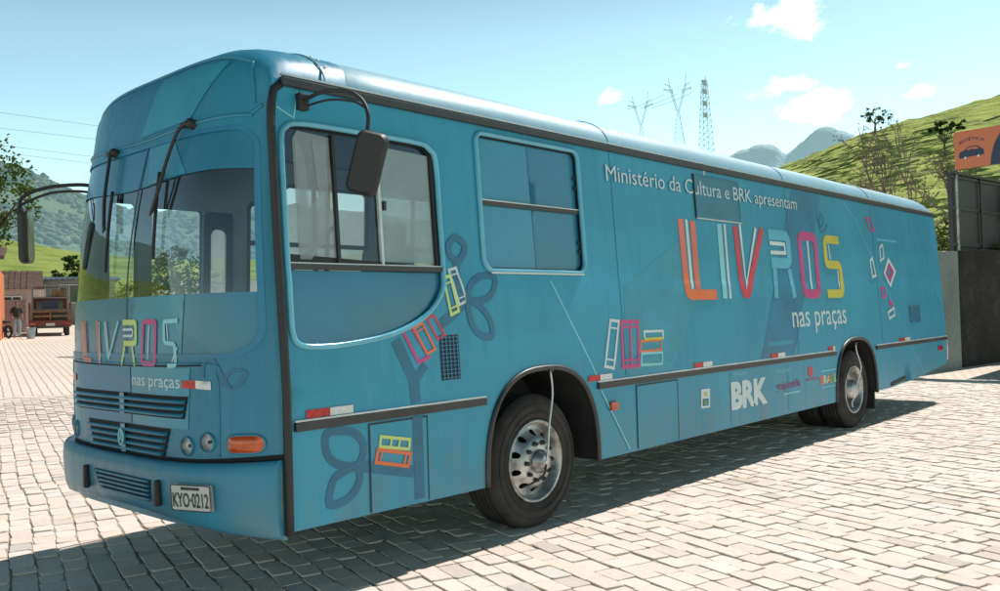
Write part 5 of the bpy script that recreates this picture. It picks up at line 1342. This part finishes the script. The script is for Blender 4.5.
# utility pole
up_ = place('utility_pole', (15.1, 53.0), 'slim grey utility pole in front of the houses', 'pole')
MB().tube([(0, 0, -.2), (0, 0, 6.2)], [.11, .08], 10).build('pole', M['twig'], up_); MB().box((0, 0, 5.8), (1.5, .09, .1)).build('crossarm', M['wood'], up_)
for k in (-.6, -.2, .2, .6): MB().lathe([(.03, 0), (.05, .05), (.02, .12)], (k, 0, 5.85), (0, 0, 1), 8).build('insulator', M['lteal'], up_)
# small red flatbed truck seen from behind, stacked with racks
TL = (14.7, 42.6)
tk = place('flatbed_truck', TL, 'small red flatbed truck with stake sides parked facing away', 'truck')
MB().box((0, 1.6, .72), (1.95, 3.4, .16)).box((0, -.08, .62), (1.9, .12, .34)).build('bed', M['cartred'], tk, bevel=.02)
MB().box((0, 4.1, 1.25), (1.8, 1.5, 1.5)).build('cab', M['cartred'], tk, bevel=.12)
MB().box((0, 3.34, 1.62), (1.3, .03, .5)).build('rear_window', M['pane'], tk)
for x in (-.95, .95):
    mb = MB()
    for y in (.1, 1.0, 1.9, 2.8): mb.box((x, y, 1.25), (.06, .07, .95))
    for z in (1.05, 1.35, 1.65): mb.box((x, 1.5, z), (.04, 3.1, .1))
    mb.build('stake_side', M['wood'], tk)
mb = MB()
for z in (1.0, 1.25): mb.box((0, -.02, z), (1.9, .04, .10))
for x in (-.9, 0, .9): mb.box((x, -.05, 1.05), (.07, .03, .6))
mb.build('tailgate', M['wood'], tk)
for x in (-.75, .75):
    for y in (.6, 4.2):
        o = MB().lathe([(.16, -.12), (.36, -.12), (.40, -.09), (.40, .09), (.36, .12), (.16, .12)], (x, y, .40), (1, 0, 0), 24).build('wheel', M['tyre'], tk)
        MB().lathe([(.20, -.10), (.1, -.06), (.004, -.05)], (x, y, .40), (1, 0, 0), 16).lathe([(.20, .10), (.1, .06), (.004, .05)], (x, y, .40), (1, 0, 0), 16).build('rim', M['steel'], o)
    MB().box((x*1.05, -.15, .62), (.22, .03, .1)).build('tail_lamp', M['redlens'], tk)
MB().box((0, .3, .45), (1.3, .12, .12)).build('axle', M['dark'], tk); MB().box((0, -.15, .45), (1.7, .06, .08)).build('rear_bumper', M['trim'], tk)
MB().box((0, -.16, .58), (.40, .01, .13)).build('licence_plate', M['plate'], tk)
ca_, sa_ = math.cos(AZ), math.sin(AZ)
def tpos(x, y, z): return (TL[0]+x*ca_-y*sa_, TL[1]+x*sa_+y*ca_, gz(*TL)+z)
rk = empty('metal_rack', tpos(0, 1.0, .803), 'open metal rack loaded on the red flatbed truck', 'rack', rz=AZ)
mb = MB()
for x in (-.8, .8):
    for y in (-.8, .8): mb.bar((x, y, 0), (x, y, 1.75), .06)
mb.build('post', M['plaster_grey'], rk)
for z in (.55, 1.15, 1.72): MB().box((0, 0, z), (1.62, 1.62, .05)).build('shelf', M['plaster_grey'], rk)
for (x, y, z, m, lb, s) in ((-.45, .5, .803, 'cartred', 'red crate low on the truck bed, left', (.6, .5, .42)), (.42, .5, .803, 'trim', 'black crate low on the truck bed, right', (.6, .5, .45)), (.0, .6, 1.382, 'signnavy', 'navy crate on the middle shelf of the rack', (.7, .5, .45)), (-.5, .5, 1.982, 'plaster_white', 'white crate on the upper shelf of the rack', (.5, .5, .4)), (.4, .6, 1.982, 'wood', 'wooden crate on the upper shelf of the rack', (.6, .5, .38))):
    o = MB().box((0, 0, s[2]/2), s)
    for k in range(3): o.box((0, -s[1]/2-.012, s[2]*(.2+.3*k)), (s[0]+.02, .024, s[2]*.16)).box((-s[0]/2-.012, 0, s[2]*(.2+.3*k)), (.024, s[1]-.02, s[2]*.16))
    o = o.build('crate', M[m], bevel=.006); o.location = tpos(x, y, z); o.rotation_euler[2] = AZ; tag(o, lb, 'crate', 'crates on the truck')
# person standing left of the truck
def skin_mesh(name, verts, edges, radii, m, parent, sub=2, root=0):
    me = bpy.data.meshes.new(name); me.from_pydata(verts, edges, []); o = bpy.data.objects.new(name, me); COL.objects.link(o)
    md = o.modifiers.new('s', 'SKIN'); md.use_smooth_shade = True
    for v, r in zip(me.skin_vertices[0].data, radii): v.radius = r if isinstance(r, tuple) else (r, r)
    me.skin_vertices[0].data[root].use_root = True
    md2 = o.modifiers.new('d', 'SUBSURF'); md2.levels = sub; md2.render_levels = sub
    dg = bpy.context.evaluated_depsgraph_get(); dg.update(); nm = bpy.data.meshes.new_from_object(o.evaluated_get(dg)); bpy.data.objects.remove(o); bpy.data.meshes.remove(me)
    nm.name = name; nm.materials.clear(); nm.materials.append(m); o = bpy.data.objects.new(name, nm); COL.objects.link(o); o.parent = parent
    nm.polygons.foreach_set('use_smooth', [True]*len(nm.polygons)); return o
pr = place('person', (12.62, 41.15), 'person in a dark top and pale blue trousers standing beside the loaded truck', 'person', rz=AZ+.4)
bv = [(0, 0, .95), (0, 0, 1.12), (0, .01, 1.32), (0, .01, 1.45), (0, 0, 1.53), (0, -.02, 1.62), (0, -.015, 1.71),
      (.10, 0, .90), (.11, -.02, .50), (.12, .02, .09), (.12, -.12, .035), (-.10, 0, .90), (-.13, -.10, .52), (-.13, .0, .09), (-.14, -.13, .035),
      (.19, .01, 1.42), (.25, .03, 1.16), (.22, -.12, .95), (.21, -.16, .87), (-.19, .01, 1.42), (-.25, .02, 1.16), (-.22, -.14, .97), (-.21, -.2, .90)]
be = [(0, 1), (1, 2), (2, 3), (3, 4), (4, 5), (5, 6), (0, 7), (7, 8), (8, 9), (9, 10), (0, 11), (11, 12), (12, 13), (13, 14), (3, 15), (15, 16), (16, 17), (17, 18), (3, 19), (19, 20), (20, 21), (21, 22)]
br_ = [(.15, .11), (.14, .10), (.16, .11), (.12, .09), .055, (.075, .09), (.07, .085), .085, .06, .04, .03, .085, .06, .04, .03, .05, .042, .033, .03, .05, .042, .033, .03]
body = skin_mesh('body', bv, be, br_, M['skin'], pr)
mb = MB()
for s in (-1, 1):
    pa = bv[18 if s > 0 else 22]
    for k in range(5):
        a = Vector(pa)+Vector((s*.004, -.02+.014*(k-2)*.9, -.02)); l = (.045, .075, .082, .076, .06)[k]
        mb.tube([tuple(a), tuple(a+Vector((0, -.010 if k else -.03, -l*.5))), tuple(a+Vector((-s*.012, -.02 if k else -.04, -l)))], [.009, .0085, .006], 6)
mb.build('fingers', M['skin'], pr)
mb = MB().lathe([(.012, 0), (.014, .02), (.006, .035)], (0, -.10, 1.635), (0, -1, -.3), 8); mb.build('nose', M['skin'], pr)
for s in (-1, 1): MB().lathe([(.010, 0), (.006, .006), (.001, .008)], (s*.032, -.096, 1.665), (0, -1, 0), 8).build('eye', M['ink'], pr)
skin_mesh('shirt', [(0, 0, .93), (0, 0, 1.12), (0, .01, 1.32), (0, .01, 1.46), (.19, .01, 1.43), (.252, .03, 1.18), (-.19, .01, 1.43), (-.252, .02, 1.18)], [(0, 1), (1, 2), (2, 3), (3, 4), (4, 5), (3, 6), (6, 7)], [(.17, .125), (.165, .12), (.18, .13), (.13, .1), .07, .06, .07, .06], M['cloth_dark'], pr)
skin_mesh('trousers', [(0, 0, .98), (.10, 0, .88), (.11, -.02, .50), (.12, .02, .12), (-.10, 0, .88), (-.13, -.10, .52), (-.13, .0, .12)], [(0, 1), (1, 2), (2, 3), (0, 4), (4, 5), (5, 6)], [(.155, .12), .10, .078, .065, .10, .078, .065], M['cloth_blue'], pr)
skin_mesh('hair', [(0, .02, 1.66), (0, .01, 1.735), (0, -.03, 1.74)], [(0, 1), (1, 2)], [(.08, .085), (.07, .08), (.05, .04)], M['hair'], pr)
bn = MB().lathe([(.004, 0), (.17, 0), (.215, .5), (.225, .52), (.21, .52), (.17, .05), (.004, .04)], (0, 0, 0), (0, 0, 1), 24)
o = bn.build('bin', M['cloth_blue']); o.location = (12.95, 40.3, gz(12.9, 40.3)+.005); tag(o, 'pale blue plastic bin on the ground in front of the person', 'bin')
mt = empty('motorbike', (12.25, 42.0, gz(12.2, 42)), 'dark parked motorbike behind the person by the shop', 'motorbike', rz=AZ+.5)
for y in (-.62, .62):
    o = MB().tube([(0, y+.27*math.cos(t), .30+.27*math.sin(t)) for t in [2*math.pi*k/24 for k in range(24)]], .05, 8, True).build('wheel', M['tyre'], mt)
    mb = MB()
    for k in range(6): mb.bar((0, y, .3), (0, y+.25*math.cos(k*1.047), .3+.25*math.sin(k*1.047)), .012)
    mb.build('spokes', M['steel'], o)
MB().tube([(0, .62, .30), (0, .45, .75), (0, .38, .98)], .03, 8).tube([(0, .42, .7), (0, 0, .55), (0, -.62, .3)], .035, 8).box((0, 0, .42), (.22, .4, .3)).build('frame', M['trim'], mt, bevel=.0)
MB().box((0, .15, .78), (.24, .42, .2)).build('fuel_tank', M['cartred'], mt, bevel=.06); MB().box((0, -.32, .78), (.24, .6, .1)).build('seat', M['seat'], mt, bevel=.04)
MB().tube([(-.34, .30, 1.02), (-.1, .38, 1.0), (.1, .38, 1.0), (.34, .30, 1.02)], .015, 6).build('handlebar', M['trim'], mt); MB().lathe([(.09, 0), (.08, .06), (.004, .08)], (0, .5, .88), (0, 1, 0), 16).build('headlight', M['lamp'], mt)

# ---- pylons on the far side of the valley and their wires
M['pylon'] = pm('galvanised_lattice', (.56, .68, .72), .6, .1, nscale=.2)
def lattice(mb, P0, P1, w0, w1, n, t):
    """square lattice mast between two points"""
    P0 = Vector(P0); P1 = Vector(P1); c = []
    for k in range(n+1):
        p = P0.lerp(P1, k/n); w = w0+(w1-w0)*k/n; c.append([p+Vector((a*w, b*w, 0)) for a, b in ((-1, -1), (1, -1), (1, 1), (-1, 1))])
    for k in range(n):
        for j in range(4):
            mb.bar(c[k][j], c[k+1][j], t); mb.bar(c[k][j], c[k+1][(j+1) % 4], t*.6); mb.bar(c[k][(j+1) % 4], c[k+1][j], t*.6); mb.bar(c[k+1][j], c[k+1][(j+1) % 4], t*.6)
def vpylon(loc, rz, s, label):
    t = empty('pylon', loc, label, 'pylon', 'transmission pylons beyond the bus', rz)
    mb = MB(); lattice(mb, (0, 0, 0), (0, 0, 21*s), 3.4*s, .55*s, 8, .13*s)
    mb.build('mast', M['pylon'], t)
    for sg_ in (-1, 1):
        mb = MB(); lattice(mb, (sg_*.5*s, 0, 21*s), (sg_*4.6*s, 0, 36*s), .55*s, .5*s, 6, .12*s); mb.bar((sg_*4.6*s, 0, 36*s), (sg_*5.3*s, 0, 43*s if sg_ > 0 else 41*s), .26*s)
        mb.build('arm', M['pylon'], t)
    mb = MB()
    for sg_ in (-1, 1): mb.bar((sg_*2.6*s, -.3, 33*s), (sg_*8.2*s, -.3, 34.5*s), .30*s).bar((sg_*2.6*s, .3, 31.8*s), (sg_*8.2*s, .3, 34.5*s), .2*s).bar((sg_*4.0*s, 0, 36*s), (sg_*7.6*s, 0, 37.5*s), .28*s)
    mb.build('crossarm', M['pylon'], t)
    for x in (-8, -2.8, 2.8, 8): MB().bar((x*s, 0, 34.3*s), (x*s, 0, 31.4*s), .18*s).build('insulator', M['pylon'], t)
    return t
SKY_TINT = (.79, .87, .69)
SKY_STR = .11
HAZE = [(0.0, 2.75), (.30, 2.1), (.52, .55), (1.0, .40)]
CLOUD_COL = (15, 15, 14.6)
CLOUDS = [(0.4138, 0.3091, 0.0447, 0.0213, 1.0), (0.3917, 0.2904, 0.0234, 0.0149, 0.9), (0.6095, 0.2355, 0.0213, 0.0106, 0.8), (0.4196, 0.2323, 0.0447, 0.0106, 0.7), (0.3772, 0.2113, 0.0426, 0.017, 0.85), (0.2979, 0.2401, 0.0106, 0.0064, 0.6), (0.2801, 0.212, 0.0149, 0.0064, 0.6)]
hill('hill', [(200, 290, 20), (240, 230, 38), (262, 195, 55), (275, 174, 59.5), (282, 162.5, 59.5), (287, 154, 58), (298, 132, 44), (312, 100, 24), (320, 70, 8)],
     [(140, 210, 0), (160, 175, 0), (172, 155, 0), (180, 142, 0), (186, 132, 0), (190, 125, 0), (200, 105, 0), (212, 80, 0), (220, 56, 0)], (90, 60, -20), 70, 30, lambda q: q**1.1, lambda x, y, z, k: k*.8*nz(x, y, 0, .03, 3), M['grass_slope'])
vpylon((274.8, 174.2, 82.6-43*.56), -1.0, .56, 'forked lattice pylon farthest left of the three on the skyline')
vpylon((282.0, 162.45, 88.2-43*.62), -1.0, .62, 'forked lattice pylon in the middle, taller than its forked neighbour')
t = empty('pylon', (286.9, 154.0, 55), 'narrow square lattice tower, rightmost of the three on the skyline', 'pylon', 'transmission pylons beyond the bus')
mb = MB(); lattice(mb, (0, 0, 0), (0, 0, 30.2), 2.3, .75, 14, .11); mb.build('mast', M['pylon'], t)
for z in (29.2, 26.0, 21.5, 17.2):
    mb = MB()
    mb.bar((-1.5, 0, z), (1.5, 0, z), .2, 1.7).bar((-1.4, 0, z), (1.4, 0, z+1.6), .15)
    mb.build('crossarm', M['pylon'], t)
MB().bar((.6, 0, 30), (1.1, .2, 31.8), .16).build('lightning_rod', M['pylon'], t)
M['wire'] = pm('wire_grey', (.30, .38, .42), .6)
def wire(a, b, sag, r, label):
    A = Vector(a); B = Vector(b)
    o = MB().tube([A.lerp(B, k/24)+Vector((0, 0, -4*sag*(k/24)*(1-k/24))) for k in range(25)], r, 5).build('power_line', M['wire'], base=True)
    return tag(o, label, 'power line', 'overhead power lines')
for k, (z0, z1) in enumerate(((17.0, 16.6), (15.9, 15.6), (14.7, 14.3), (14.2, 13.8))):
    d = Vector((24.33-18.99, 60.32-62.31, z1-z0))/1.0; p = Vector((18.97, 62.3, z0))
    wire(p-d*4, p+d*9, .5, .013, 'thin overhead wire crossing the sky left of the bus roof, %s' % ('highest', 'second from the top', 'third from the top', 'lowest')[k])
for k in range(3):
    wire((282+[-5, 0, 5][k]*.54, 162.45+[-5, 0, 5][k]*-.84, 81.0), (274.8+[-4.5, 0, 4.5][k]*.54, 174.2+[-4.5, 0, 4.5][k]*-.84, 76.4), .4, .07, 'short conductor span between the two forked pylons, %s' % ('left', 'middle', 'right')[k])
# ================================================================ LIGHT
EL, AZS = rad(52), rad(0.6)
sun = bpy.data.lights.new('sun', 'SUN'); sun.energy = 5.0; sun.angle = rad(.55); sun.color = (1, .965, .91)
so = bpy.data.objects.new('sun', sun); COL.objects.link(so); so.location = (20, 0, 30)
sd = Vector((math.cos(EL)*math.cos(AZS), math.cos(EL)*math.sin(AZS), math.sin(EL)))
so.rotation_euler = (-sd).to_track_quat('-Z', 'Y').to_euler()
w = bpy.data.worlds.new('World'); scene.world = w; w.use_nodes = True
nt = w.node_tree; nt.nodes.clear(); ls = nt.links
out = N(nt, 'ShaderNodeOutputWorld'); bg = N(nt, 'ShaderNodeBackground')
sky = N(nt, 'ShaderNodeTexSky'); sky.sky_type = 'NISHITA'; sky.sun_disc = False; sky.sun_elevation = EL; sky.sun_rotation = math.pi/2-AZS
sky.altitude = 100; sky.air_density = 1.0; sky.dust_density = .25; sky.ozone_density = 1.0
gen = N(nt, 'ShaderNodeTexCoord').outputs['Generated']
sp = N(nt, 'ShaderNodeSeparateXYZ'); ls.new(gen, sp.inputs[0])
tinted = mixc(nt, 1.0, sky.outputs[0], SKY_TINT, 'MULTIPLY')
hz = N(nt, 'ShaderNodeVectorMath'); hz.operation = 'SCALE'; ls.new(tinted, hz.inputs[0])      # bright haze low over the valley
ls.new(math_n(nt, 'MULTIPLY', ramp(nt, sp.outputs[2], [(p, (q/4, q/4, q/4)) for p, q in HAZE]), 4.0), hz.inputs['Scale']); tinted = hz.outputs[0]
# a few small fair-weather clouds
def vdot(v):
    n = N(nt, 'ShaderNodeVectorMath'); n.operation = 'DOT_PRODUCT'; ls.new(gen, n.inputs[0]); n.inputs[1].default_value = v; return n.outputs['Value']
nA = noise_n(nt, mapped(nt, gen, (1, 1, 1.5)), 26, 5, .62, .4); nB = noise_n(nt, gen, 9, 4, .6)
cov = None
for (az, el, wa, we, k) in CLOUDS:
    c = Vector((math.cos(el)*math.cos(az), math.cos(el)*math.sin(az), math.sin(el))); t1 = Vector((-math.sin(az), math.cos(az), 0)); t2 = c.cross(t1)
    a = math_n(nt, 'DIVIDE', vdot(t1), wa); b = math_n(nt, 'DIVIDE', vdot(t2), we)
    r = math_n(nt, 'SQRT', math_n(nt, 'ADD', math_n(nt, 'MULTIPLY', a, a), math_n(nt, 'MULTIPLY', b, b)))
    f = math_n(nt, 'ADD', math_n(nt, 'SUBTRACT', 1.0, r), math_n(nt, 'MULTIPLY', math_n(nt, 'SUBTRACT', nA, .5), 3.2))
    f = math_n(nt, 'ADD', f, math_n(nt, 'MULTIPLY', math_n(nt, 'SUBTRACT', nB, .5), 1.2))
    f = math_n(nt, 'MULTIPLY', maprange(nt, f, .05, .9), k)
    f = math_n(nt, 'MULTIPLY', f, maprange(nt, vdot(c), .5, .6))
    cov = f if cov is None else math_n(nt, 'MAXIMUM', cov, f)
col = mixc(nt, cov, tinted, CLOUD_COL)
ls.new(col, bg.inputs[0]); bg.inputs[1].default_value = SKY_STR
ls.new(bg.outputs[0], out.inputs[0])
scene.view_settings.view_transform = 'Standard'; scene.view_settings.look = 'None'; scene.view_settings.exposure = 0; scene.view_settings.gamma = 1
scene.cycles.max_bounces = 6; scene.cycles.diffuse_bounces = 3; scene.cycles.glossy_bounces = 3; scene.cycles.transparent_max_bounces = 16; scene.cycles.caustics_reflective = False; scene.cycles.caustics_refractive = False
scene.cycles.sample_clamp_indirect = 6
